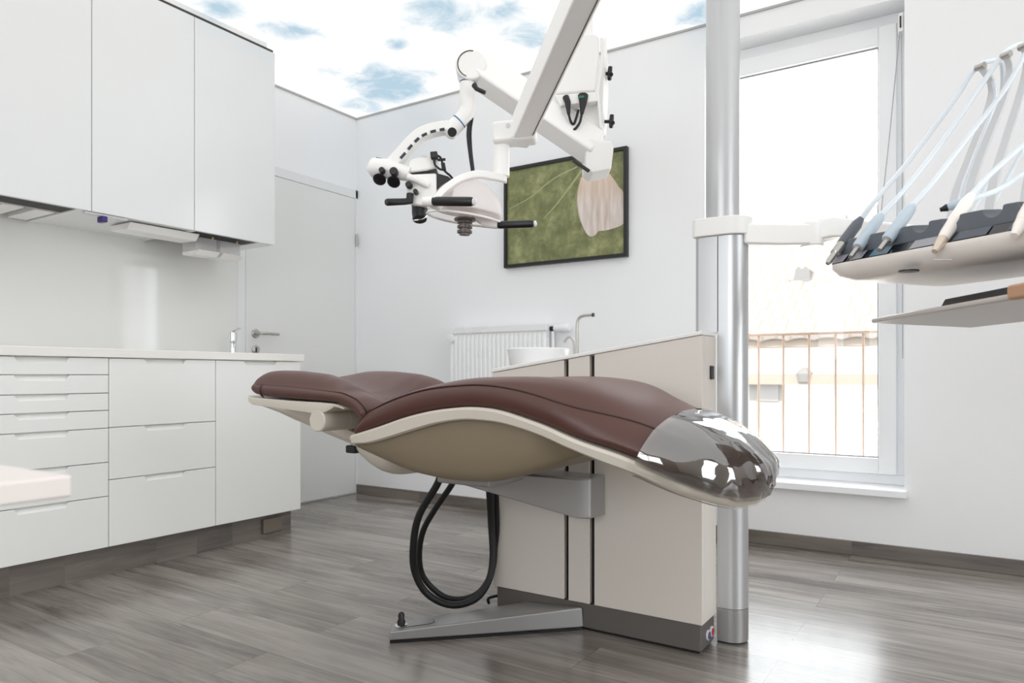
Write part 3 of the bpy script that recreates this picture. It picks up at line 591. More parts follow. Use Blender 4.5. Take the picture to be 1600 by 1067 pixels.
# floor foot with the joystick
fp = [U(607, 1006, z=0), U(911, 986, z=0)]
f0 = fp[0]; f1 = V((fp[1].x, YU + .007, 0)); f2 = V((U(817, 934, z=.072).x, YU + .007, 0)); f3 = U(611, 973, z=.036); f3.z = 0
def fz_(p): return lerp(.036, .073, min(1, max(0, (p.x - f0.x) / (f1.x - f0.x))))
base_ring = [f0, f1, f2, f3]
obj('foot_plate', MB().loft([[p + V((0, 0, .008)) for p in base_ring], [lerp(p, (f0 + f1 + f2 + f3) / 4, .012) + V((0, 0, fz_(p))) for p in base_ring]]), alu2, unit, bevel=.006, seg=3)
obj('foot_sole', MB().loft([[lerp(p, (f0 + f1 + f2 + f3) / 4, .015) for p in base_ring], [lerp(p, (f0 + f1 + f2 + f3) / 4, .015) + V((0, 0, .0078)) for p in base_ring]]), black, unit)
jc = U(627, 975, z=.040); jz = fz_(jc)
js = obj('joystick', MB().lathe([(.012, .004), (.013, .012), (.009, .020), (.010, .032), (.006, .040), (.001, .042)], V((jc.x, jc.y, jz)), UP, 16), black, unit)
obj('joystick_collar', MB().lathe([(.020, 0), (.021, .003), (.014, .0055)], V((jc.x, jc.y, jz - .001)), UP, 20), chrome, js)
fl = lambda px, py, z: U(px, py, z=z)
sm = [fl(634, 979, .0405), fl(672, 973, .0455), fl(679, 970, .046), fl(676, 963.5, .046)]
obj('foot_seam', MB().tube([V((p.x, p.y, fz_(p) + .0005)) for p in sm], .0012, 6), black, unit)
# short cable behind the foot
tag(obj('floor_cable', MB().tube(smooth_path([U(764, 943, z=.01), U(763, 935, z=.028), U(775, 931, z=.03), U(792, 929, z=.03), V((U(806, 926, z=.03).x, YU + .03, .034))], 5), .005, 8), rubber), 'short black cable curling beside the foot of the treatment unit', 'cable')

# ------------------------------------------------------------------ column
tcx = (U(1143.5, 1008, z=0) - V((0, 0, CAMZ))).dot(FW)
rc_ = 24.6 / FPX * (tcx + .05); cc = W(1143.7, 586, tcx + rc_); ccx, ccy = cc.x, cc.y
colz = U(1143, 368, y=ccy - .03).z
colo = thing('equipment_post', 'tall silver column at the right end of the treatment unit', 'column', (ccx, ccy, 0))
EL = ccx - ux1 - .0015
def dsec(z, r=None, ext=.058, n=18):
    r = r or rc_; out = []; g = .012 if ext > EL + .005 else .001
    # half round towards the lens' right, straight sides running left behind the unit
    for k in range(n + 1):
        a = -math.pi / 2 + math.pi * k / n - math.radians(0); out.append(V((ccx + r * math.cos(a), ccy + r * math.sin(a), z)))
    out += [V((ccx - ext + g, ccy + r, z)), V((ccx - ext, ccy + r - g, z)), V((ccx - ext, ccy - r + g, z)), V((ccx - ext + g, ccy - r, z))]
    return out
cw = U(1090, 450, y=ccy - .02).x
ext = ccx - cw
b0 = .105
obj('lower_post', MB().loft([dsec(b0, ext=EL), dsec(zr - .03, ext=EL)]).loft([dsec(zr + .014, ext=ext), dsec(colz, ext=ext)]).loft([dsec(zr - .03, ext=EL), dsec(zr + .014, ext=EL)]), alu, colo, sharp=30)
obj('post_groove', MB().box(ccx - .030, ccx - .0275, ccy - rc_ - .0006, ccy - rc_ + .001, zr + .015, colz - .002), shadow_m, colo)
obj('post_foot', MB().loft([dsec(.006, ext=EL), dsec(b0 - .0015, ext=EL)]), alu2, colo, sharp=30)
obj('foot_ring', MB().loft([dsec(0, r=rc_ - .004, ext=EL), dsec(.0055, r=rc_ - .004, ext=EL)]), black, colo)
up_c = W(1129.5, 300, tcx + .055); ucx, ucy = up_c.x, up_c.y; ru = 25.5 / FPX * (tcx + .055)
colt = U(1130, 338, y=ccy - .05).z
pole_prof = [(ru * (1.0 - .03 * (k % 2)), 0) for k in range(1)]
obj('upper_pole', MB().cyl((ucx, ucy, colt - .005), (ucx, ucy, ZC - .03), ru, 40), alu, colo)
obj('ceiling_flange', MB().lathe([(ru + .03, 0), (ru + .03, .024), (ru + .01, .029)][::1], (ucx, ucy, ZC - .0299), UP, 32), white_pl, colo)
for k in range(10):
    pass

# ------------------------------------------------------------------ instrument arm + delivery unit
dlv = thing('instrument_console', 'white instrument console on a swivel arm from the silver column', 'dental instrument console', (ccx, ccy, colz))
rr = rc_ + .012
def collar_sec(z, k=0):
    return dsec(z, r=rr, ext=ext + .008)
obj('arm_collar', MB().loft([collar_sec(colz + .001), collar_sec(colt)]), white_pl, dlv, bevel=.004, sharp=40)
zt1 = U(1180, 344, y=ccy - .03).z - .004; zt0 = zt1 - .062; za_m = (zt0 + zt1) / 2
tj = (zt1 - CAMZ) * FPX / (HOR - 352)
J = W(1268, 352, tj); J.z = za_m
s0 = V((ccx + rc_ * .6, ccy - .005, za_m)); 
arm1 = MB(); armp = smooth_path([s0, lerp(s0, J, .45) + V((0, .012, 0)), J], 6)
perp = V((-(J - s0).y, (J - s0).x, 0)).normalized()
arm1.loft([[p + perp * .032 + UP * .031, p - perp * .032 + UP * .031, p - perp * .032 - UP * .031, p + perp * .032 - UP * .031] for p in armp])
obj('swivel_arm', arm1, white_pl, dlv, bevel=.008, seg=3)
obj('elbow', MB().lathe([(.031, -.033), (.034, -.029), (.034, .033), (.031, .037)], J, UP, 28), white_pl, dlv)
A_ = U(1290, 419, z=1.06); B_ = U(1600, 362, z=1.06); e1 = (B_ - A_).normalized(); e2 = V((-e1.y, e1.x, 0))
if e2.dot(FW) < 0: e2 = -e2
def T(a, b, c=0): return A_ + e1 * a + e2 * b + UP * c
hub = T(.56, .20, -.03)
K = V((hub.x, hub.y, J.z + .035))
mid = lerp(J, K, .5)
arm2 = MB(); hb2 = V((hub.x, hub.y, 1.085)); ap = smooth_path([J + UP * .008, W(1318, 355, tj - .04), W(1372, 362, tj - .10), lerp(W(1372, 362, tj - .10), hb2, .5) - UP * .035, hb2], 6); pp = V((-(K - J).y, (K - J).x, 0)).normalized()
arm2.loft([[p + pp * .03 + UP * .03, p - pp * .03 + UP * .03, p - pp * .03 - UP * .03, p + pp * .03 - UP * .03] for p in ap])
obj('spring_arm', arm2, white_pl, dlv, bevel=.008, seg=3)
sc_ = W(1317, 341.5, tj - .12)
obj('arm_screw', MB().lathe([(.006, 0), (.006, .004)], sc_ - FW * .03, -FW, 12), steel, dlv)
ARMB = (.055, .10, .155, .24)
LEN, DEP = .80, .385
def Wb(px, py, b):
    d = FW + RT * ((px - 800) / FPX) + UP * ((HOR - py) / FPX); o = V((0, 0, CAMZ)); t = (A_ + e2 * b - o).dot(e2) / d.dot(e2); return o + d * t
TIPS = [((1293, 412), (1345, 342)), ((1329, 402), (1377, 336)), ((1374, 391), (1426, 322)), ((1462, 391), (1518, 305)), ((1586, 366), (1640, 275))]
SLOTS = []
for tp_, tl_ in TIPS:
    a_p = lerp(Wb(*tp_, -.02), Wb(*tl_, .10), .52); SLOTS.append((a_p - A_).dot(e1))
SLOTS += [(SLOTS[2] + SLOTS[3]) / 2, (SLOTS[3] + SLOTS[4]) / 2 + .01, SLOTS[4] + .1, SLOTS[4] + .2]
SLOTS = sorted(x for x in SLOTS if x < .75)
def tring(ins, c, r=.035, n=5):
    pts = []
    for (ca, cb_, a0) in ((ins + r, ins + r, math.pi), (LEN - ins - r, ins + r, 1.5 * math.pi), (LEN - ins - r, DEP - ins - r, 0), (ins + r, DEP - ins - r, .5 * math.pi)):
        for k in range(n + 1):
            a = a0 + math.pi / 2 * k / n; pts.append(T(ca + r * math.cos(a), cb_ + r * math.sin(a), c))
    return pts
obj('console_body', MB().loft([tring(.075, -.038), tring(.035, -.034), tring(.012, -.022), tring(.0, -.004), tring(.0, .006)]), pinkw, dlv, sharp=60)
# display band along the instrument edge
obj('display_band', MB().loft([[T(.012, .004, .0065), T(LEN - .012, .004, .0065), T(LEN - .012, .024, .028), T(.012, .024, .028)], [T(.012, .12, .0065), T(LEN - .012, .12, .0065), T(LEN - .012, .12, .028), T(.012, .12, .028)]]), blackgl, dlv, bevel=.002)
def band_patch(a0, a1, col, nm='display_field'):
    obj(nm, MB().add([T(a0, .0042, .0083), T(a1, .0042, .0083), T(a1, .0216, .0266), T(a0, .0216, .0266)], [(0, 1, 2, 3)]), col, dlv)
key_m = M('grey_key_field', (150, 150, 158), .25); keyb = M('teal_key_field', (70, 108, 128), .25)
for a0, a1, m_ in ((.02, .05, key_m), (.07, .105, key_m), (.125, .175, keyb), (.23, .31, key_m), (.33, .40, M('slate_display', (48, 58, 74), .15)), (.44, .55, MATS['slate_display'])): 
    o = bpy.data.objects
    mbp = MB().add([T(a0, .003, .0088), T(a1, .003, .0088), T(a1, .0222, .0282), T(a0, .0222, .0282)], [(0, 1, 2, 3)])
    obj('display_field', mbp, m_, dlv)
# holder with semicircular rests
slots = SLOTS
prof = [(.008, 0)]
hgt = .036
for s_ in slots:
    r = .020
    prof.append((s_ - r - .008, hgt)); 
    for k in range(9):
        a = math.pi + math.pi * k / 8; prof.append((s_ + r * math.cos(a), hgt + r * math.sin(a) * .95))
    prof.append((s_ + r + .006, hgt + .001))
prof.append((LEN - .008, hgt)); prof.append((LEN - .008, 0))
pp_ = [prof[0]]
for q in prof[1:]:
    if q[0] > pp_[-1][0] - 1e-6 or q is prof[-1]: pp_.append(q)
obj('instrument_holder', MB().loft([[T(a, .030, .0285 + c) for a, c in pp_], [T(a, .085, .034 + c) for a, c in pp_]]), holder_m, dlv, bevel=.002)
obj('console_cover', MB().loft([[T(.02, .121, .007), T(LEN - .02, .121, .007), T(LEN - .02, DEP - .02, .007), T(.02, DEP - .02, .007)], [T(.03, .13, .04), T(LEN - .03, .13, .04), T(LEN - .03, DEP - .03, .05), T(.03, DEP - .03, .05)]]), white_pl, dlv, bevel=.006)
rp = U(1420, 423, z=1.06 - .0375)
obj('underside_port', MB().lathe([(.0, 0), (.020, .0005), (.020, .004)], V((rp.x, rp.y, 1.06 - .0405)), UP, 20), black, dlv)
obj('underside_mark', MB().beam(U(1458, 406, z=1.0225), U(1486, 406, z=1.0225), .006, .001), grey_pl, dlv)
obj('hub', MB().cyl(hub + UP * -.055, hub + UP * -.009, .05, 28), black, dlv)
obj('hub_cover', MB().lathe([(.085, -.075), (.10, -.068), (.10, -.0555)], hub, UP, 32), white_pl, dlv)
# whip arms
tw_ = lambda px, py, t: W(px, py, t)
for ab, pts in zip(ARMB, (((1492, 310, 1.80), (1515, 245, 1.79), (1546, 165, 1.77), (1549, 130, 1.76), (1532, 104, 1.74)),
            ((1516, 300, 1.75), (1538, 230, 1.74), (1568, 155, 1.72), (1578, 110, 1.71), (1572, 86, 1.69)),
            ((1552, 290, 1.70), (1572, 220, 1.69), (1597, 140, 1.67), (1606, 95, 1.66), (1600, 72, 1.64)),
            ((1606, 290, 1.63), (1622, 230, 1.62), (1642, 150, 1.61), (1652, 90, 1.60), (1645, 60, 1.58)))):
    path = smooth_path([T(ab, .34, .046)] + [tw_(*p) for p in pts], 6); wm = MB(); rings = []
    for i, p in enumerate(path):
        d = (path[min(i + 1, len(path) - 1)] - path[max(0, i - 1)]).normalized(); k = lerp(.013, .008, i / (len(path) - 1)); a = e1; b = d.cross(a).normalized()
        rings.append([p + a * k + b * .004, p - a * k + b * .004, p - a * k - b * .004, p + a * k - b * .004])
    wm.loft(rings); wo = obj('whip_arm', wm, grey_pl, dlv, bevel=.002)
    tip = path[-1]
    obj('roller', MB().cyl(tip - e1 * .011, tip + e1 * .011, .008, 14), steel, wo)
# lower tray
LZ = .93
G = U(1361, 505, z=LZ); g1 = (U(1548, 474, z=LZ) - G); g2_ = (U(1600, 516, z=LZ) - G)
trayo = MB(); 
gp = [G, G + g1 * 1.7, G + g1 * 1.7 + g2_ * .62, G + g2_ * .62]
trayo.loft([[p for p in gp], [p + UP * .012 for p in gp]])
tr_ = thing('tray_shelf', 'flat grey instrument tray under the console', 'tray', G)
obj('plate', trayo, M('tray_grey_beige', (196, 188, 182), .35), tr_, bevel=.005, seg=3)
gc = lerp(gp[1], gp[3], .5)
obj('support_post', MB().cyl(V((hub.x, hub.y, LZ + .013)), V((hub.x, hub.y, hub.z - .0755)), .018, 18), white_pl, tr_)
ka = G + g1 * .52 + g2_ * .08; kb = G + g1 * 1.5 + g2_ * .08
bk = [ka, kb, kb + g2_ * .35, ka + g2_ * .32]
tag(obj('tablet_case', MB().loft([[p + UP * .0125 for p in bk], [lerp(p, (bk[0] + bk[2]) / 2, .06) + UP * .034 for p in bk]]), black, bevel=.002), 'flat black case lying on the lower instrument tray', 'case')
hn = G + g1 * 1.20 - g2_ * .01
tn_ = V((-g1.y, g1.x, 0)).normalized(); tn_ = tn_ if tn_.dot(g2_) > 0 else -tn_
hn = G + g1 * 1.28 - tn_ * .0115 + UP * .010
tag(obj('tray_grip', MB().obox(hn, g1.normalized() * .06, V((-g1.y, g1.x, 0)).normalized() * .010, UP * .013), tan_m, bevel=.006, seg=3), 'tan grip at the front edge of the lower tray', 'grip')

# ------------------------------------------------------------------ handpieces with hoses
def handpiece(label, tip, tail, b0_, b1_, body_m, tipm, rad, hose, hose_mat=hose_m, kind='burr', hr=.0058):
    p = Wb(*tip, b0_); q = Wb(*tail, b1_); tq = (q - V((0, 0, CAMZ))).dot(FW); d = (q - p); L_ = d.length; d.normalize()
    t = thing('handpiece', label, 'dental handpiece', p, 'handpieces on the console')
    if kind == 'motor':
        obj('body', MB().lathe([(rad * .82, L_ * .22), (rad, L_ * .26), (rad * 1.02, L_ * .75), (rad * .9, L_ * .92), (rad * .55, L_)], p, d, 20), body_m, t)
        obj('nose', MB().lathe([(rad * .42, 0), (rad * .45, L_ * .2), (rad * .7, L_ * .215)], p, d, 18), tipm, t)
    elif kind == 'syringe':
        obj('body', MB().lathe([(rad * .95, L_ * .42), (rad, L_ * .5), (rad, L_ * .85), (rad * .6, L_)], p, d, 20), body_m, t)
        obj('nose', MB().lathe([(rad * .35, 0), (rad * .6, L_ * .06), (rad * .62, L_ * .2), (rad * .85, L_ * .22), (rad * .9, L_ * .415)], p, d, 18), tipm, t)
    else:
        obj('body', MB().lathe([(rad * .8, L_ * .20), (rad * .95, L_ * .3), (rad, L_ * .6), (rad * .95, L_ * .85), (rad * .6, L_)], p, d, 20), body_m, t)
        obj('nose', MB().lathe([(rad * .45, -.004), (rad * .5, 0), (rad * .78, L_ * .13), (rad * .8, L_ * .195)], p, d, 18), tipm, t)
    hp = [W(h[0], h[1], tq + h[2]) for h in hose]
    path = smooth_path([q - d * .002] + hp, 7)
    h = obj('hose', MB().tube(path, [lerp(rad * .55, hr, min(1, i / 5)) for i in range(len(path))], 10), hose_mat, t)
    return t
tA0 = (A_ - V((0, 0, CAMZ))).dot(FW)
def te(px):  # depth of the console's front edge at a column
    k = (px - 1290) / 310; P = lerp(A_, B_, k); return (P - V((0, 0, CAMZ))).dot(FW)
darkh = M('dark_grey_handle', (92, 96, 106), .4)
handpiece('handpiece with dark grey sleeve at the left end of the console', (1293, 412), (1345, 342), -.02, .10, darkh, steel, .0135,
          [(1372, 308, -0.010), (1425, 245, 0.010), (1492, 155, 0.000), (1520, 112, -0.010), (1545, 96, 0.010), (1566, 104, 0.070), (1560, 180, 0.130), (1530, 260, 0.150), (1500, 330, 0.170)], kind='syringe')
handpiece('pale blue handpiece beside the dark-sleeved one', (1329, 402), (1377, 336), -.02, .10, grip_m, steel, .0135,
          [(1412, 298, 0.010), (1470, 225, 0.020), (1530, 138, 0.010), (1562, 92, -0.010), (1582, 74, 0.010), (1602, 76, 0.070), (1600, 150, 0.130), (1566, 240, 0.150), (1520, 330, 0.170)], kind='motor')
handpiece('pale blue handpiece third from the console end', (1374, 391), (1426, 322), -.02, .10, grip_m, steel, .0135,
          [(1462, 280, 0.020), (1520, 205, 0.030), (1570, 140, 0.010), (1606, 80, -0.010), (1630, 66, 0.010), (1640, 120, 0.090), (1600, 230, 0.150), (1545, 330, 0.190)], kind='motor')
handpiece('white tapered handpiece lying across the console front edge', (1462, 391), (1518, 305), -.02, .10, pinkw, M('pale_metal_nose', (222, 206, 190), .3, metal=.3), .0135,
          [(1545, 275, 0.020), (1580, 243, 0.020), (1640, 190, 0.010), (1700, 120, 0.000)])
handpiece('short pale blue suction tube lying behind the white handpiece', (1472, 327), (1520, 311), .12, .15, grip_m, black, .0105,
          [(1560, 296, 0.070), (1600, 270, 0.070), (1660, 225, 0.050)])
handpiece('white handpiece cut off by the right edge of the photo', (1586, 366), (1640, 275), -.02, .10, pinkw, pinkw, .0145,
          [(1670, 235, 0.010), (1730, 160, 0.000)])
tag(obj('return_hose', MB().tube(smooth_path([T(.075, .33, .05), W(1505, 300, 1.77), W(1532, 225, 1.76), W(1554, 160, 1.75), W(1552, 126, 1.74)], 6), .0042, 10), hose_m), 'pale hose running up along the first whip arm', 'hose', )
tag(obj('return_hose', MB().tube(smooth_path([T(.27, .33, .05), W(1625, 290, 1.62), W(1640, 220, 1.60), W(1662, 110, 1.58)], 6), .0050, 10), hose_m), 'pale hose leaving the photo at the far right above the console', 'hose')

# ------------------------------------------------------------------ dental chair
yN = 1.36; HW = .275; yC = yN + HW
chair = thing('dental_chair', 'reclined brown leather dental chair in the middle of the room', 'dental chair', (-1.0, yC, .38))
def prj(pts, y):
    out = []
    for q in pts:
        yy = interp(y, q[0]) if isinstance(y, list) else y
        p = U(q[0], q[1], y=yy); out.append((p.x, p.z))
    return out
yedge = [(500, yN), (880, yN), (1092, yN + .055), (1200, yN + .06)]
P_t = prj([(547, 682), (589, 669), (632, 654), (676, 643.5), (720, 638.5), (750, 639), (781, 644), (818, 656), (855, 670), (907, 693), (960, 711), (993, 724), (1045, 748), (1092, 770)], yedge)
P_b = prj([(556, 697), (589, 689), (632, 676), (676, 663), (720, 656.5), (750, 658), (781, 662), (818, 672.5), (855, 687), (907, 710), (960, 731), (994, 743), (1045, 767), (1096, 791)], yedge)
P_s = prj([(548, 670), (558, 655), (576, 643), (610, 626), (654, 611), (687, 605), (720, 602), (750, 601), (781, 604), (829, 614), (881, 632), (934, 650.5), (986, 670), (1030, 688), (1092, 716)], [(500, yN + .012), (880, yN + .015), (1092, yN + .075)])
P_c = prj([(550, 662), (562, 650), (582, 637), (632, 618), (676, 604), (720, 594), (760, 589), (800, 588), (855, 587.6), (907, 589), (960, 597), (1012, 616), (1065, 637), (1098, 651), (1119, 657), (1167, 682)],
          [(500, yN + .05), (720, yN + .10), (900, yC - .02), (1200, yC)])
def ext_(P, L_):
    a, b = V(P[-3] + (0,)), V(P[-1] + (0,)); d = (b - a).normalized() * L_; return P + [(P[-1][0] + d.x, P[-1][1] + d.y)]
xt0 = P_t[0][0]; x_tip = U(1199, 740, y=yC).x
P_t = ext_(P_t, .25); P_b = ext_(P_b, .25); P_s = ext_(P_s, .3); P_c = ext_(P_c, .3)
# resample the trim line by arc length
def resample(P, n, x_end):
    pts = smooth_path([V((a, b, 0)) for a, b in P], 8); pts = [p for p in pts if p.x <= x_end + .02]
    acc = [0]
    for a, b in zip(pts, pts[1:]): acc.append(acc[-1] + (b - a).length)
    out = []
    for i in range(n):
        s = acc[-1] * i / (n - 1)
        for k in range(len(acc) - 1):
            if acc[k + 1] >= s - 1e-9: break
        f = (s - acc[k]) / max(1e-9, acc[k + 1] - acc[k]); out.append(lerp(pts[k], pts[k + 1], f))
    return out
NS = 64
spine = resample(P_t, NS, x_tip - .012)
def hit(P, p, d):
    """height along normal d from p at which the polyline P is met"""
    tn = V((d.y, -d.x, 0)); best = None
    for (a, b) in zip(P, P[1:]):
        A = V(a + (0,)) - p; B = V(b + (0,)) - p; sa, sb = A.dot(tn), B.dot(tn)
        if sa * sb <= 0 and sa != sb:
            h = lerp(A.dot(d), B.dot(d), sa / (sa - sb))
            if best is None or abs(h) < abs(best): best = h
    return best
sm_c = [(p.x, p.y) for p in smooth_path([V(q + (0,)) for q in P_c], 5)]; sm_s = [(p.x, p.y) for p in smooth_path([V(q + (0,)) for q in P_s], 5)]; sm_b = [(p.x, p.y) for p in smooth_path([V(q + (0,)) for q in P_b], 5)]
body_st = []
tot_s = 0
for i in range(NS):
    p = spine[i]; tg = (spine[min(i + 1, NS - 1)] - spine[max(i - 1, 0)]).normalized(); nn = V((-tg.y, tg.x, 0))
    hs_ = hit(sm_s, p, nn); hc_ = hit(sm_c, p, nn); hb_ = hit(sm_b, p, nn)
    body_st.append([p, tg, nn, hs_, hc_, hb_])
for key in (3, 4, 5):                                    # fill gaps at the ends
    good = [i for i in range(NS) if body_st[i][key] is not None]
    for i in range(NS):
        if body_st[i][key] is None: body_st[i][key] = body_st[min(good, key=lambda g: abs(g - i))][key]
    for _ in range(3):
        vals = [b[key] for b in body_st]
        for i in range(1, NS - 1): body_st[i][key] = (vals[i - 1] + 2 * vals[i] + vals[i + 1]) / 4
def wid(x): 
    return interp([(-3, HW), (U(880, 600, y=yN).x, HW), (U(1092, 600, y=yN + .055).x, HW - .05), (9, HW - .055)], x)
def tipf(i, i0=NS - 13, pw=2.3):
    if i <= i0: return 1.0
    k = (i - i0) / (NS - 1 - i0); return max(.0, (1 - k ** pw)) ** (1 / pw)
def S(p, nn, v, h): q = p + nn * h; return V((q.x, yC + v, q.y))
pad_sec = [(-.93, 0), (-.975, .12), (-.995, .35), (-1.0, .6), (-.985, .82), (-.955, 1.0)]
iF = min(range(NS), key=lambda i: abs(body_st[i][0].x - U(993, 724, y=yN + .03).x))
def pad_ring(i, grow=0.0, fl=True):
    p, tg, nn, hs_, hc_, hb_ = body_st[i]; f = max(tipf(i), .12); w_ = wid(p.x) * f + grow; th = max(f, .12) ** .7
    nose = min(1, .35 + i / 5.0)
    hs1 = max(hs_, .012) * th * nose; hc1 = max(hc_, hs_ + .008) * th * nose
    left = [(v * w_, h * hs1) for v, h in pad_sec]
    dish = .028 * max(0, 1 - i / 26.0) + .004
    left += [(-.90 * w_, lerp(hs1, hc1, .42)), (-.82 * w_, lerp(hs1, hc1, .75)), (-.70 * w_, lerp(hs1, hc1, .95)), (-.5 * w_, hc1 - dish * .25), (-.25 * w_, hc1 - dish * .8)]
    kb = min(1, max(0, (i - (iF - 14)) / 14)); kb = kb * kb * (3 - 2 * kb)
    if kb > 0:
        rnd_ = []
        for q_, (v, h) in enumerate(left):
            a = math.pi / 2 * (q_ + .0) / len(left); rnd_.append((lerp(v, -w_ * math.cos(a) ** .82, kb), lerp(h, hc1 * math.sin(a) ** .82, kb)))
        left = rnd_
    ring = left + [(0, hc1 - dish * (1 - kb))] + [(-v, h) for v, h in left[::-1]]
    if grow: ring = [(v, h + grow * (1 if h > hs1 else .3)) for v, h in ring]
    # rounded front end: the sides lag behind the middle
    out = []
    for v, h in ring: out.append(S(p, nn, v, h))
    return out
rings = [pad_ring(i) for i in range(NS)]
padm = MB().loft(rings)
obj('seat_cushion', padm, leather, chair, sharp=80, sub=1)
def seam_path(side, i0, i1):
    out = []
    for i in range(i0, i1):
        r = rings[i]; out.append(r[5] if side < 0 else r[-6])
    return out
obj('seat_piping', MB().tube(seam_path(-1, 1, NS - 3) , .0022, 6), piping, chair)
obj('seat_piping', MB().tube(seam_path(1, 1, NS - 3), .0022, 6), piping, chair)
# shell rim under the cushion
rr_ = []
for i in range(NS):
    p, tg, nn, hs_, hc_, hb_ = body_st[i]; f = max(tipf(i), .12); w_ = wid(p.x) * f; b_ = min(hb_, -.018) * (1 if i > 2 else .75 + .08 * i) * f ** .25
    r = [(-.90, .004), (-.985, .003), (-1.005, -.003), (-.995, b_ + .004), (-.975, b_), (-.80, b_)]
    r = [(v * w_, h) for v, h in r]; rr_.append([S(p, nn, v, h) for v, h in r + [(-v, h) for v, h in r[::-1]]])
obj('seat_rim', MB().loft(rr_), cream, chair, sharp=40)
# clear film over the foot end
iF = min(range(NS), key=lambda i: abs(body_st[i][0].x - U(993, 724, y=yN + .03).x))
film = MB(); frs = []; hem = []; hem2 = []
for i in range(iF, NS):
    p, tg, nn, hs_, hc_, hb_ = body_st[i]; r = pad_ring(i, .0055)
    f = max(tipf(i), .12); b_ = min(hb_, -.018) * f ** .25; w_ = wid(p.x) * f + .006
    low = [S(p, nn, -w_ * 1.01, -.003), S(p, nn, -w_ * 1.01, b_ - .001), S(p, nn, -w_ * .9, b_ - .004)]
    lo2 = [S(p, nn, w_ * .9, b_ - .004), S(p, nn, w_ * 1.01, b_ - .001), S(p, nn, w_ * 1.01, -.003)]
    frs.append(r); hem.append(low[::-1] + [r[0]]); hem2.append([r[-1]] + lo2[::-1])
# refine and crumple
def refine(rows, k):
    out = []
    cols = [smooth_path([row[j] for row in rows], k) for j in range(len(rows[0]))]
    rows2 = [[c[i] for c in cols] for i in range(len(cols[0]))]
    return [smooth_path(r, k) for r in rows2]
fr2 = refine(frs, 3); nR = len(fr2)
cen = S(body_st[NS - 8][0], body_st[NS - 8][2], 0, .0)
for i, row in enumerate(fr2):
    k = i / (nR - 1)
    for j, p in enumerate(row):
        fold = max(0, k - .45) / .55
        lon = mnoise.noise(V((p.x * 5, p.y * 17, p.z * 17))) * .0035 + mnoise.noise(V((p.x * 11, p.y * 34 + 5, p.z * 34))) * .0014
        cr_ = (1 - abs(mnoise.noise(V((p.x * 7 + 3, p.y * 30, p.z * 9)))) * 2.4)
        d = (p - cen); d = d.normalized() if d.length else UP
        row[j] = p + d * (max(-.003, lon) * min(1, i / 4) + max(0, cr_) * .010 * fold + .003)
film.sheet(fr2)
film.add(fr2[-1], [tuple(range(len(fr2[-1])))])
fc = obj('foot_cover', film, film_m, chair, sharp=180, label='clear plastic film over the foot end')
hm = MB(); hm.sheet(refine(hem, 3)); hm.sheet(refine(hem2, 3)); obj('cover_hem', hm, hem_m, fc, sharp=180)
# belly: the deep shell under the seat
bt_px = [(552, 690), (565, 694), (589, 687), (632, 674), (676, 661), (720, 654), (750, 655), (781, 659), (818, 669), (850, 682), (880, 696), (905, 707)]
bb_px = [(552, 700), (565, 707), (589, 719), (632, 738), (676, 749), (720, 753), (750, 753.5), (781, 748.5), (818, 738.5), (850, 727), (880, 716), (905, 709)]
bt = smooth_path([U(a, b, y=yN + .02) for a, b in bt_px], 3); bb = smooth_path([U(a, b, y=yN + .045) for a, b in bb_px], 3)
br_ = []
for i, (a, b) in enumerate(zip(bt, bb)):
    k = i / (len(bt) - 1); wf = 1 - .62 * max(0, (k - .72) / .28) ** 1.6
    x = a.x; zt_, zb2 = a.z + .006, b.z; w_ = (HW - .02) * wf; xb = lerp(x, b.x, .5)
    hh = zt_ - zb2
    half = [(-w_, zt_), (-w_ * .995, zt_ - .25 * hh), (-w_ * .97, zt_ - .55 * hh), (-w_ * .93, zt_ - .82 * hh), (-w_ * .88, zt_ - .96 * hh), (-w_ * .80, zb2)]
    br_.append([V((x, yC + v, z)) for v, z in half + [(-v, z) for v, z in half[::-1]]])
obj('seat_shell', MB().loft(br_), belly_m, chair, sharp=45)
lump = MB(); lr = []
l0 = U(592, 711, y=yC - .05).x; l1 = U(672, 735, y=yC - .05).x
zlo = U(621, 743.5, y=yC - .08).z
for k in range(13):
    s_ = k / 12; x = lerp(l0, l1, s_); q = max(.05, math.sin(math.pi * s_)) ** .6
    lr.append([V((x, yC + .17 * math.cos(a), lerp(.60, zlo, q if math.sin(a) < 0 else .0) if math.sin(a) < -.01 else .60)) for a in [2 * math.pi * j / 20 for j in range(20)]])
lr2 = []
for k in range(13):
    s_ = k / 12; x = lerp(l0, l1, s_); q = max(.05, math.sin(math.pi * s_)) ** .6
    lr2.append([V((x, yC + .17 * (abs(math.cos(a)) ** .7) * (1 if math.cos(a) > 0 else -1), .61 - (.61 - zlo) * q * (abs(math.sin(a)) ** .7))) for a in [-math.pi * j / 14 for j in range(15)]])
lump.loft(lr2); obj('motor_cover', lump, cream, chair, sharp=50)
ub = U(552, 706, y=yN + .12)
obj('stop_buffer', MB().box(ub.x - .012, ub.x + .025, ub.y - .02, ub.y + .03, ub.z - .002, ub.z + .02), black, chair, bevel=.004)
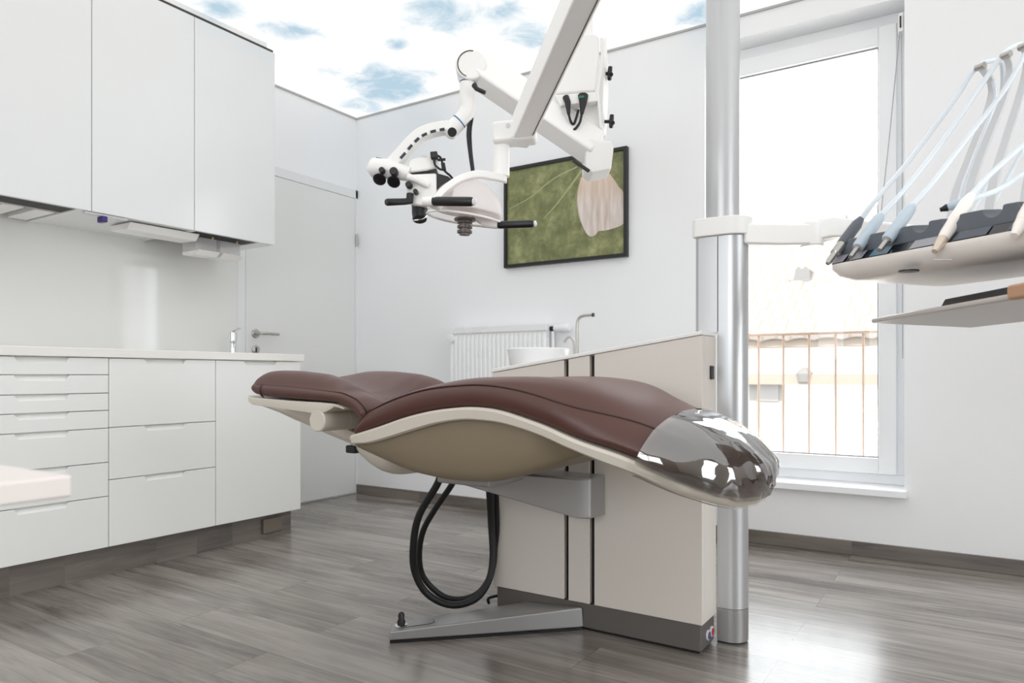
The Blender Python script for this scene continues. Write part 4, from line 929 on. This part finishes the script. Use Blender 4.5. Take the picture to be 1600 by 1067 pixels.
# backrest cushion: near wing profile, mirrored, dished in between
h_c = prj([(388, 603), (392, 592), (400, 583.5), (422, 578.5), (445, 577.5), (468, 578.6), (501, 583), (523, 590.6), (545, 604), (556, 616), (567, 629), (576, 641)], yN + .05)
h_s = prj([(388, 606), (398, 600), (430, 603), (457, 605), (501, 610), (536, 614), (556, 623), (566, 632), (574, 643)], yN + .012)
h_b = prj([(388, 613), (394, 620), (457, 625.6), (500, 628.5), (523, 631), (543, 640), (556, 652), (564, 662)], yN)
xh0 = h_b[0][0]; xh1 = h_b[-1][0] + .012
NB = 36; hr_ = []
for i in range(NB):
    s_ = i / (NB - 1); x = lerp(xh0, xh1, s_)
    zb2 = interp(h_b, x); zs = interp(h_s, x); zc2 = interp(h_c, x)
    if i < 5: q = (1 - (1 - i / 5.0) ** 2) ** .5; zm = (zb2 + zc2) / 2 - .006; zb2 = lerp(zm, zb2, .35 + .65 * q); zs = lerp(zm, zs, .2 + .8 * q); zc2 = lerp(zm, zc2, .3 + .7 * q)
    zs = max(zs, zb2 + .006); zc2 = max(zc2, zs + .004)
    w_ = HW; dd = lerp(.03, .062, min(1, s_ * 1.6)) * (1 if i > 2 else .6)
    half = [(-.93, zb2), (-.975, lerp(zb2, zs, .15)), (-.998, lerp(zb2, zs, .45)), (-1.0, lerp(zb2, zs, .7)), (-.985, lerp(zb2, zs, .88)), (-.955, zs), (-.91, lerp(zs, zc2, .5)), (-.84, lerp(zs, zc2, .88)), (-.74, zc2), (-.6, zc2 - .12 * dd), (-.42, zc2 - .5 * dd), (-.2, zc2 - .9 * dd)]
    bulge = .055 * max(0, 1 - s_ * 2.2)
    ring = half + [(0, zc2 - dd)] + [(-v, z) for v, z in half[::-1]]
    hr_.append([V((x - bulge * (1 - min(1, abs(v)) ** 2.5), yC + v * w_, z)) for v, z in ring])
obj('backrest_cushion', MB().loft(hr_), leather, chair, sharp=80, sub=1)
obj('backrest_piping', MB().tube([r[5] for r in hr_[2:]], .0022, 6), piping, chair)
obj('backrest_piping', MB().tube([r[-6] for r in hr_[2:]], .0022, 6), piping, chair)
obj('headrest_crease', MB().tube([p + (p - V((xh0 + .2, yC, .76))).normalized() * .0005 for p in [V((r.x, r.y, r.z)) for r in hr_[4][0:6]]], .002, 6), piping, chair)
# plate under the backrest cushion
pt = prj([(388, 618), (394, 621), (457, 626.6), (500, 629), (523, 631.5), (536, 637)], yN); pb = prj([(388, 628), (394, 632.5), (457, 641), (485, 645.5), (500, 645.5), (510, 643), (523, 635), (536, 640)], yN)
pr = []
for i in range(24):
    s_ = i / 23; x = lerp(pt[0][0], pt[-1][0], s_); a = interp(pt, x); b = min(interp(pb, x), a - .003); bulge = .05 * max(0, 1 - s_ * 2.2)
    half = [(-.92, a), (-1.0, a), (-1.005, lerp(a, b, .3)), (-.995, b), (-.85, b)]
    pr.append([V((x - bulge * (1 - min(1, abs(v)) ** 2.5), yC + v * HW, z)) for v, z in half + [(-v, z) for v, z in half[::-1]]])
obj('backrest_plate', MB().loft(pr), cream, chair, bevel=.002, sharp=40)
# keel between plate and seat shell
kk = [(400, 633, 634), (430, 636, 645), (457, 640, 658), (485, 644, 670), (501, 650, 678), (530, 665, 690), (556, 676, 701)]
kr = []
yk = yN + .15
for px, a, b in kk:
    p1 = U(px, a, y=yk); p2 = U(px, b, y=yk); w_ = yC - yk; zt_ = max(p1.z, p2.z + .004) + (.012 if px < 500 else 0)
    half = [(-w_, zt_), (-w_ * 1.0, lerp(zt_, p2.z, .6)), (-w_ * .85, p2.z)]
    kr.append([V((p1.x, yC + v, z)) for v, z in half + [(-v, z) for v, z in half[::-1]]])
obj('backrest_keel', MB().loft(kr), cream, chair, sharp=40, bevel=.004)
ha = U(497, 657, y=yN + .005); ha2 = U(543, 650, x=ha.x)
hy = max(ha2.y, yN + .11)
hx = obj('hinge_knob', MB().lathe([(.028, 0), (.031, .003), (.031, hy - yN - .02), (.0295, hy - yN - .018), (.031, hy - yN - .016), (.031, hy - yN + .02), (.027, hy - yN + .022)], V((ha.x, yN + .0, ha.z)), (0, 1, 0), 32), cream, chair)
# support bracket between seat shell and treatment unit
def br_ring(zt_, zb_fun): pass
pln = [U(946, 770, y=YU - .001), U(858, 796, y=YU - .001)]
xr_, xl_ = pln[0].x, pln[1].x; ztp = U(946, 741, y=YU).z; zbt = U(946, 804, y=YU).z
xfr = xr_; yfr = YU - .13
pA = V((xr_, YU - .001, 0)); pB = V((xr_, yfr + .03, 0)); pB2 = V((xr_ - .03, yfr, 0)); pC = V((-1.36, yC + .01, 0)); pD = V((-1.42, yC + .12, 0)); pE = V((xl_, YU - .001, 0))
zbs = {0: zbt, 1: zbt + .003, 2: zbt + .004, 3: .505, 4: .505, 5: zbt - .004}
ringp = [pA, pB, pB2, pC, pD, pE]
obj('support_bracket', MB().loft([[V((p.x, p.y, zbs[i])) for i, p in enumerate(ringp)], [V((p.x, p.y, ztp + (.0 if i in (0, 1, 2, 5) else .035))) for i, p in enumerate(ringp)]]), alu2, chair, bevel=.006, seg=3)
sp_ = V((-1.18, yC + .03, 0))
obj('bracket_pivot', MB().box(sp_.x - .10, sp_.x + .08, sp_.y - .08, sp_.y + .10, ztp + .0005, .60), alu2, chair, bevel=.006)

# ------------------------------------------------------------------ black hoses looping under the chair
th_ = 2.34
def hose(label, pts, r):
    tag(obj('supply_hose', MB().tube(smooth_path([W(a, b, t_) for a, b, t_ in pts], 7), r, 12), rubber), label, 'hose', 'supply hoses under the chair')
hose('thick black supply hose, outer of the two loops under the chair', [(690, 735, 2.2), (683, 757, 2.2), (655, 805, 2.24), (646, 850, 2.27), (648, 893, 2.3), (668, 928, 2.32), (705, 945, 2.33), (742, 936, 2.34), (763, 908, 2.35), (770, 870, 2.37), (767, 810, 2.37), (764, 750, 2.3), (764, 725, 2.2)], .0115)
hose('thick black supply hose, inner of the two loops under the chair', [(715, 735, 2.26), (706, 757, 2.27), (680, 795, 2.30), (661, 830, 2.33), (655, 868, 2.36), (662, 902, 2.38), (690, 930, 2.395), (720, 936, 2.40), (750, 924, 2.41), (769, 890, 2.42), (776, 840, 2.42), (774, 750, 2.36), (772, 725, 2.3)], .0098)

# ------------------------------------------------------------------ operating lamp
TL = 2.0
lamp = thing('operating_lamp', 'white dental lamp with two black handles over the chair', 'operating lamp', W(745, 300, TL))
q0 = W(812, 210, TL); q1 = W(906, 0, 1.50); dirl = (q1 - q0).normalized(); q2 = q0 + dirl * ((q1 - q0).length * 1.45)
side = dirl.cross(UP).normalized(); upv = side.cross(dirl).normalized()
# the spring arm: narrow box, grey underside
def bsec(p, w_, h_): return [p + side * (i * w_ / 2) + upv * (j * h_ / 2) for i, j in ((-1, -1), (1, -1), (1, 1), (-1, 1))]
obj('spring_arm', MB().loft([bsec(q0 - dirl * .02, .056, .062), bsec(q0 + dirl * .06, .058, .07), bsec(q2, .058, .07)]), white_pl, lamp, bevel=.006)
obj('arm_groove', MB().beam(q0 - side * .020 - upv * .0352 + dirl * .06, q2 - side * .020 - upv * .0352 - dirl * .02, .0022, .0012), shadow_m, lamp)
jn = W(800, 208, TL)
obj('arm_joint', MB().beam(W(771, 212, TL - .005), W(838, 205, TL - .02), .07, .058), white_pl, lamp, bevel=.01, seg=3)
for px, py in ((794, 197), (803, 215)):
    obj('joint_screw', MB().lathe([(.0065, 0), (.0065, .004)], W(px, py, TL - .043), -FW, 14), grey_pl, lamp)
elz = 2.12
obj('elbow_post', MB().cyl(q2 - UP * .05, V((q2.x, q2.y, elz + .04)), .038, 24), white_pl, lamp)
obj('swivel_arm', MB().beam(V((q2.x, q2.y, elz)), V((ucx, ucy, elz)), .06, .06), white_pl, lamp, bevel=.008)
obj('pole_clamp', MB().cyl((ucx, ucy, elz - .05), (ucx, ucy, elz + .05), ru + .012, 32), white_pl, lamp)
obj('neck', MB().cyl(W(783, 228, TL), W(783, 276, TL), .0235, 24), white_pl, lamp)
# yoke, shield, handles
arc = smooth_path([W(792, 280, TL), W(772, 276, TL - .03), W(745, 273, TL - .06), W(718, 281, TL - .09), W(695, 297, TL - .11), W(680, 314, TL - .12)], 6)
rg = []
for i, p in enumerate(arc):
    d = (arc[min(i + 1, len(arc) - 1)] - arc[max(0, i - 1)]).normalized(); b = d.cross(FW).normalized(); k = lerp(.011, .009, i / len(arc)); rg.append([p + b * k + FW * .012, p + b * k - FW * .012, p - b * k - FW * .012, p - b * k + FW * .012])
obj('yoke', MB().loft(rg), white_pl, lamp, bevel=.004, sharp=40)
# bowl-shaped shield opening downwards, a thin rosy reflector disc across it
bc_ = W(727, 340, TL); ax = (UP * .985 + RT * .14 - FW * .06).normalized(); a_ = ax.orthogonal().normalized(); b_ = ax.cross(a_)
R_ = .106; bow = []
for i in range(13):
    th2 = math.radians(4 + 88 * i / 12); bow.append([bc_ + ax * (R_ * 1.02 * math.cos(th2)) + (a_ * math.cos(2 * math.pi * k / 40) + b_ * math.sin(2 * math.pi * k / 40)) * R_ * math.sin(th2) for k in range(40)])
sh = obj('shield', MB().loft(bow, cap=False), frost_m, lamp, sharp=180)
obj('shield_rim', MB().tube(bow[-1] + [bow[-1][0]], .0032, 8, cap=False), white_pl, sh)
obj('reflector_plate', MB().loft([[bc_ + ax * h + (a_ * math.cos(2 * math.pi * k / 40) + b_ * math.sin(2 * math.pi * k / 40)) * r for k in range(40)] for h, r in ((.020, .03), (.012, .098), (.016, .101), (.026, .03))]), rosy_m, lamp, sharp=60)
lp = W(727, 322, TL); dn = (W(726, 362, TL) - lp).normalized()
obj('light_engine', MB().lathe([(.019, 0), (.021, .035)], lp, dn, 24), white_pl, lamp)
hsx = MB(); 
prof2 = [(.030, .0355), (.030, .0405), (.017, .041)]
for k in range(3): z_ = .041 + k * .0135; prof2 += [(.021, z_ + .0005), (.021, z_ + .0075), (.015, z_ + .008), (.015, z_ + .013)]
hsx.lathe(prof2, lp, dn, 28)
obj('heat_sink', hsx, M('dark_bronze_sink', (104, 96, 92), .4, metal=.3), lamp)
def handle(a, b, c, r):
    h = obj('handle', MB().lathe([(r * .9, 0), (r, .004), (r, (b - a).length - .008), (r * .85, (b - a).length - .002)], a, b - a, 20), black, lamp)
    obj('handle_mount', MB().lathe([(r * .95, 0), (r * 1.08, (a - c).length * .8), (r * 1.0, (a - c).length - .0005)], c, a - c, 20), white_pl, h)
    obj('handle_cap', MB().lathe([(r * .8, 0), (r * .78, .004), (r * .3, .006)], b + (b - a).normalized() * .000, b - a, 18), grey_pl, h)
handle(W(677.5, 314.5, TL - .12), W(740, 315, TL - .17), W(662, 315, TL - .108), 7.0 / FPX * TL * .97)
handle(W(779, 351.5, TL - .03), W(835, 349.5, TL - .06), W(754, 350, TL - .01), 5.8 / FPX * TL)
obj('handle_bracket', MB().tube(smooth_path([W(740, 336, TL), W(752, 345, TL - .005), W(766, 351, TL - .02)], 4), .010, 12), white_pl, lamp)
obj('handle_bracket', MB().tube(smooth_path([W(668, 316, TL - .11), W(690, 326, TL - .08), W(712, 332, TL - .05)], 4), .009, 12), white_pl, lamp)

# ------------------------------------------------------------------ microscope on its ceiling arm
TM = 2.55
mic = thing('operating_microscope', 'white dental microscope on a jointed arm behind the lamp', 'microscope', W(905, 150, TM))
mk = lambda px, py, dt=0: W(px, py, TM + dt)
psc = TM / FPX
# ceiling tube (passes behind the lamp arm), carrier box, plugs, knobs
cb_ = mk(915, 120, .10)
obj('ceiling_tube', MB().cyl(V((cb_.x, cb_.y, mk(900, 60).z)), V((cb_.x, cb_.y, ZC - .001)), .028, 24), white_pl, mic)
# local frame turned a little so the right side face shows
a30 = math.radians(28); RA = (RT * math.cos(a30) + FW * math.sin(a30)); FA = (FW * math.cos(a30) - RT * math.sin(a30))
def boxm(poly, d0, depth):   # polygon given in pixels on the front face, pushed back along FW
    return MB().prism([mk(px, py, d0) for px, py in poly], FW * depth)
cbx = obj('carrier_box', boxm([(868, 147), (930, 142), (937, 90), (937, 58), (930, 52), (898, 52), (878, 70)], -.02, .16), white_pl, mic, bevel=.008, seg=3)
obj('carrier_underside', boxm([(866, 148), (929, 143), (934, 158), (876, 165)], -.022, .15), white_pl, cbx, bevel=.004)
obj('carrier_side', MB().prism([mk(930.5, 142, -.012), mk(938, 90, -.012), mk(938, 58, -.012), mk(943, 58, .12), mk(946, 150, .12), mk(942, 215, .12), mk(936, 200, .0)], RT * .012), white_pl, mic, bevel=.004)
obj('carrier_neck', MB().prism([mk(900, 160, .02), mk(930, 152, .02), mk(943, 170, .02), mk(945, 205, .02), mk(942, 220, .02), mk(905, 220, .02)], FW * .10), white_pl, mic, bevel=.012, seg=3)
pg = obj('plug', MB().tube([mk(884, 152, -.02), mk(887, 160, -.03), mk(888.5, 178, -.035)], [.012, .011, .006], 12), black, mic)
pg2 = obj('plug', MB().tube([mk(911, 150, -.02), mk(911, 162, -.03), mk(909, 178, -.035)], [.019, .013, .006], 12), black, mic)
obj('plug_lamp', MB().obox(mk(909, 151.5, -.038), RT * .009, FW * .002, UP * .004), M('green_indicator', (34, 120, 92), .4), pg2)
obj('power_cable', MB().tube(smooth_path([mk(888.5, 178, -.035), mk(892, 190, -.03), mk(897, 193, -.02), mk(904, 172, -.01)], 5), .0045, 8), rubber, mic)
obj('power_cable', MB().tube(smooth_path([mk(909, 178, -.035), mk(906, 191, -.035), mk(899, 201, -.03), mk(893, 203, -.02), mk(896, 192, -.01)], 5), .0045, 8), rubber, mic)
def knob(px, py, dt):
    c = mk(px, py, dt); t_ = MB().cyl(c - RT * .03, c, .006, 12); t_.lathe([(.012, -.004), (.013, .006), (.006, .008)], c, RT, 16)
    k = obj('clamp_knob', t_, black, mic)
    l = MB()
    for q in range(3):
        a = math.pi / 2 + q * 2 * math.pi / 3; l.tube([c + RT * .004, c + RT * .006 + (UP * math.sin(a) + FW * math.cos(a)) * .024], [.009, .008], 10)
    obj('knob_lobes', l, black, k)
knob(951, 115, .05); knob(953.5, 190, .05)
# lower elbow block and long beam
obj('elbow_block', MB().prism([mk(916, 214, -.03), mk(956, 220, -.03), mk(959, 232, -.03), mk(955, 265, -.03), mk(925, 271, -.03), mk(914, 262, -.03)], FW * .12), white_pl, mic, bevel=.008, seg=3)
b0_ = mk(930, 232, .02); b1_ = mk(748, 108, .02)
bd = (b1_ - b0_).normalized(); bs_ = FW; bu = bs_.cross(bd).normalized(); 
if bu.z < 0: bu = -bu
def bsc(p, w_, h_): return [p + bs_ * (i * w_ / 2) + bu * (j * h_ / 2) for i, j in ((-1, -1), (1, -1), (1, 1), (-1, 1))]
# turn the beam about its own axis so its underside shows
rotq = Matrix.Rotation(math.radians(26), 3, bd); s2 = rotq @ bs_; u2 = rotq @ bu
if u2.z < 0: u2 = -u2
def bsc2(p, w_, h_): return [p + s2 * (i * w_ / 2) + u2 * (j * h_ / 2) for i, j in ((-1, -1), (1, -1), (1, 1), (-1, 1))]
bm_ = MB().loft([bsc2(b0_, .085, .115), bsc2(lerp(b0_, b1_, .93), .085, .115), bsc2(b1_ + bd * .02, .08, .085)])
bmo = obj('long_arm', bm_, white_pl, mic, bevel=.010, seg=3)
obj('arm_recess', MB().obox(mk(908, 259, -.052), bd * .035, FW * .004, u2 * .008), black, bmo, bevel=.003)
jc_ = mk(737, 110, .02)
obj('arm_knuckle', MB().cyl(jc_ - FW * .055, jc_ + FW * .055, .055, 36), white_pl, mic, bevel=.008, seg=3)
obj('knuckle_ring', MB().tube([jc_ - FW * .056 + (RT * math.cos(a) + UP * math.sin(a)) * .046 for a in [math.radians(80 + 170 * k / 20) for k in range(21)]], .0018, 6), shadow_m, mic)
obj('arm_lever', MB().tube([mk(741, 133, -.06), mk(745, 139, -.07), mk(758, 145, -.075)], [.010, .008, .007], 12), black, mic)
dp = MB().tube(smooth_path([mk(731, 118), mk(730.5, 135), mk(730, 155), mk(731, 170), mk(725, 182), mk(716, 192), mk(706, 203)], 5), [12.2 * psc] * 31, 28)
obj('drop_tube', dp, white_pl, mic)
obj('tube_ring', MB().cyl(mk(730.7, 128), mk(730.6, 130), 12.5 * psc, 28), blue_ring, mic, label='blue ring')
rdir = (mk(716, 192) - mk(722, 186)).normalized()
obj('tube_ring', MB().cyl(mk(718, 189.5), mk(718, 189.5) + rdir * .0045, 12.6 * psc, 28), blue_ring, mic, label='blue ring')
obj('socket', MB().tube([mk(716, 192), mk(700, 208), mk(697, 211)], [12.4 * psc, 12.6 * psc, 9 * psc], 24), white_pl, mic)
obj('socket_knob', MB().cyl(mk(706.5, 206.5, -.028), mk(706.5, 206.5, -.055), 7 * psc, 20), black, mic)
obj('hanging_cable', MB().tube(smooth_path([mk(734, 184), mk(732, 200), mk(731.5, 215), mk(735, 245), mk(738.5, 268)], 5), .006, 8), rubber, mic)
obj('hanging_cable', MB().tube(smooth_path([mk(738, 184, .01), mk(735, 205, .01), mk(736, 235, .01), mk(740, 268, .01)], 5), .005, 8), rubber, mic)
# swan arm with dark insets
sw = smooth_path([mk(703, 199), mk(690, 201), mk(672, 205), mk(655, 213), mk(641, 226), mk(628, 241), mk(612, 258)], 6)
rg = []
for i, p in enumerate(sw):
    d = (sw[min(i + 1, len(sw) - 1)] - sw[max(0, i - 1)]).normalized(); b = FW.cross(d).normalized(); k = lerp(8.2, 9.5, i / len(sw)) * psc; rg.append([p + b * k + FW * .026, p + b * k - FW * .026, p - b * k - FW * .026, p - b * k + FW * .026])
obj('swan_arm', MB().loft(rg), white_pl, mic, bevel=.008, seg=3, sharp=40)
for k in range(6):
    i0 = 3 + k * 5 + 1; seg = []
    for i in range(i0, min(i0 + 4, len(sw))):
        d = (sw[min(i + 1, len(sw) - 1)] - sw[max(0, i - 1)]).normalized(); b = FW.cross(d).normalized()
        if b.z > 0: b = -b
        seg.append(sw[i] + b * (lerp(8.2, 9.5, i / len(sw)) * psc - .007) - FW * .0255)
    obj('arm_inset', MB().tube(seg, .0052, 8), M('dark_blue_grey_inset', (54, 58, 72), .4), mic)
# binocular block: drums, knobs and eyecups
obj('binocular_drum', MB().tube([mk(579, 263, .02), mk(585, 262.5), mk(604, 264, -.01), mk(640, 272, -.01)], [8 * psc, 15.5 * psc, 15 * psc, 11 * psc], 26), white_pl, mic)
for px, py, r in ((598, 268, 4.6), (616.5, 270, 6.4)):
    obj('focus_knob', MB().lathe([(r * psc, 0), (r * psc, .022), (r * psc * .8, .026)], mk(px, py, -.034), -FW, 18), black, mic)
for px, py in ((595, 277), (617, 281)):
    c = mk(px, py - 2, -.005); d = (mk(px - 6, py + 16, -.05) - mk(px, py, 0)).normalized()
    ec = obj('eyepiece', MB().lathe([(7 * psc, 0), (8 * psc, .008), (9 * psc, .018), (10.3 * psc, .024), (8 * psc, .026)], c, d, 24), black, mic)
    obj('eyecup_lens', MB().lathe([(7.8 * psc, 0), (.001, -.004)], c + d * .0265, d, 24), blackgl, ec)
obj('drum_slot', MB().tube([mk(588, 247.5, .0), mk(594, 248.5, -.005), mk(599.5, 250, -.01)], .0045, 8), black, mic)
# camera module
obj('camera_module', MB().prism([mk(637, 254, -.01), mk(641, 248, -.01), mk(674, 241, -.01), mk(684, 246, -.01), mk(682, 262, -.01), mk(667, 265.5, -.01), mk(640, 269, -.01)], FW * .08), white_pl, mic, bevel=.008, seg=3)
obj('camera_gasket', MB().prism([mk(640, 269.5, .0), mk(668, 266, .0), mk(682, 264, .0), mk(680, 267, .0), mk(645, 270.5, .0)], FW * .06), black, mic)
obj('camera_mark', MB().obox(mk(661.5, 244.2, -.0105), RT * .012, FW * .0006, UP * .002), grey_pl, mic)
obj('camera_plug', MB().beam(mk(673, 244, -.02), mk(684, 243, -.02), .03, .024), black, mic, bevel=.003)
obj('camera_cable', MB().tube(smooth_path([mk(683, 243, -.02), mk(688, 246, -.02), mk(691, 254, -.02), mk(693, 264, -.02), mk(698, 270, -.02), mk(703, 274, -.01), mk(710, 283, .0)], 5), .004, 8), rubber, mic)
obj('camera_cable', MB().tube(smooth_path([mk(678, 250, -.02), mk(680, 258, -.02), mk(687, 264, -.02), mk(691, 265, -.02)], 5), .004, 8), rubber, mic)
obj('cable_bead', MB().tube([mk(692, 255, -.022), mk(694, 266, -.022)], .0075, 10), black, mic)
obj('cable_pin', MB().tube([mk(684, 250, -.02), mk(696, 249, -.02)], .005, 8), black, mic)
# main body with tube, black rear, handles and objective
obj('scope_body', MB().prism([mk(636, 272, -.015), mk(682, 270, -.015), mk(682.5, 306, -.015), mk(668, 322, -.015), mk(646, 320, -.015), mk(634, 308, -.015)], FW * .11), white_pl, mic, bevel=.008, seg=3)
obj('rear_block', MB().prism([mk(682.7, 270, -.012), mk(700, 275, -.012), mk(706, 280, -.012), mk(704, 295, -.012), mk(692, 305, -.012), mk(682.7, 306, -.012)], FW * .10), black, mic, bevel=.004)
obj('illumination_tube', MB().tube([mk(637, 276, -.03), mk(652, 281, -.03), mk(669, 290, -.02)], [5.5 * psc, 5.2 * psc, 4.6 * psc], 18), white_pl, mic)
obj('tube_cap', MB().lathe([(4.9 * psc, 0), (4.0 * psc, .003)], mk(637, 276, -.031), (mk(637, 276) - mk(652, 281)), 18), grey_pl, mic)
for px, py, r in ((640, 291, 5.2), (650.5, 301.5, 3.8)):
    obj('side_knob', MB().lathe([(r * psc, 0), (r * psc, .026), (r * psc * .8, .03)], mk(px, py, -.016), -FW, 18), black, mic)
obj('grip_mount', MB().tube([mk(641, 303, -.03), mk(640, 316, -.035)], [.013, .013], 14), black, mic, label='black grip mount')
obj('hand_grip', MB().tube([mk(641, 314, -.035), mk(632, 315, -.05), mk(605, 316, -.08), mk(603, 316, -.083)], [.011, .0115, .0125, .010], 16), black, mic)
obj('objective_ring', MB().lathe([(11.2 * psc, 0), (11.2 * psc, .012)], mk(655, 315.5, .03), -UP, 26), M('royal_blue_ring', (40, 62, 150), .4), mic, label='blue ring above the objective')
obj('objective', MB().tube([mk(655, 320.5, .03), mk(655.5, 334, .03), mk(656, 343, .02)], [12 * psc, 12 * psc, 11 * psc], 26), black, mic)
obj('objective_guard', MB().tube(smooth_path([mk(667, 322, .0), mk(668, 332, -.01), mk(662, 341, -.02), mk(646, 344, -.02), mk(644, 342, .0)], 5), .003, 8), chrome, mic)

# ------------------------------------------------------------------ desk at the lower left
DX, DYY, DZ_ = -.785, .378, .70
dk = thing('desk', 'white tabletop corner at the lower left edge of the photo', 'desk', (DX - .5, DYY - .5, 0))
cnr = U(114, 742, z=DZ_); DX, DYY = cnr.x, cnr.y
obj('tabletop', MB().box(DX - 1.0, DX, DYY - 1.0, DYY, DZ_ - .022, DZ_), desk_m, dk, bevel=.003)
for dx in (-.88, -.16):
    for dy in (-.88, -.14): obj('leg', MB().box(DX + dx - .02, DX + dx + .02, DYY + dy - .02, DYY + dy + .02, 0, DZ_ - .0225), desk_m, dk, bevel=.002)
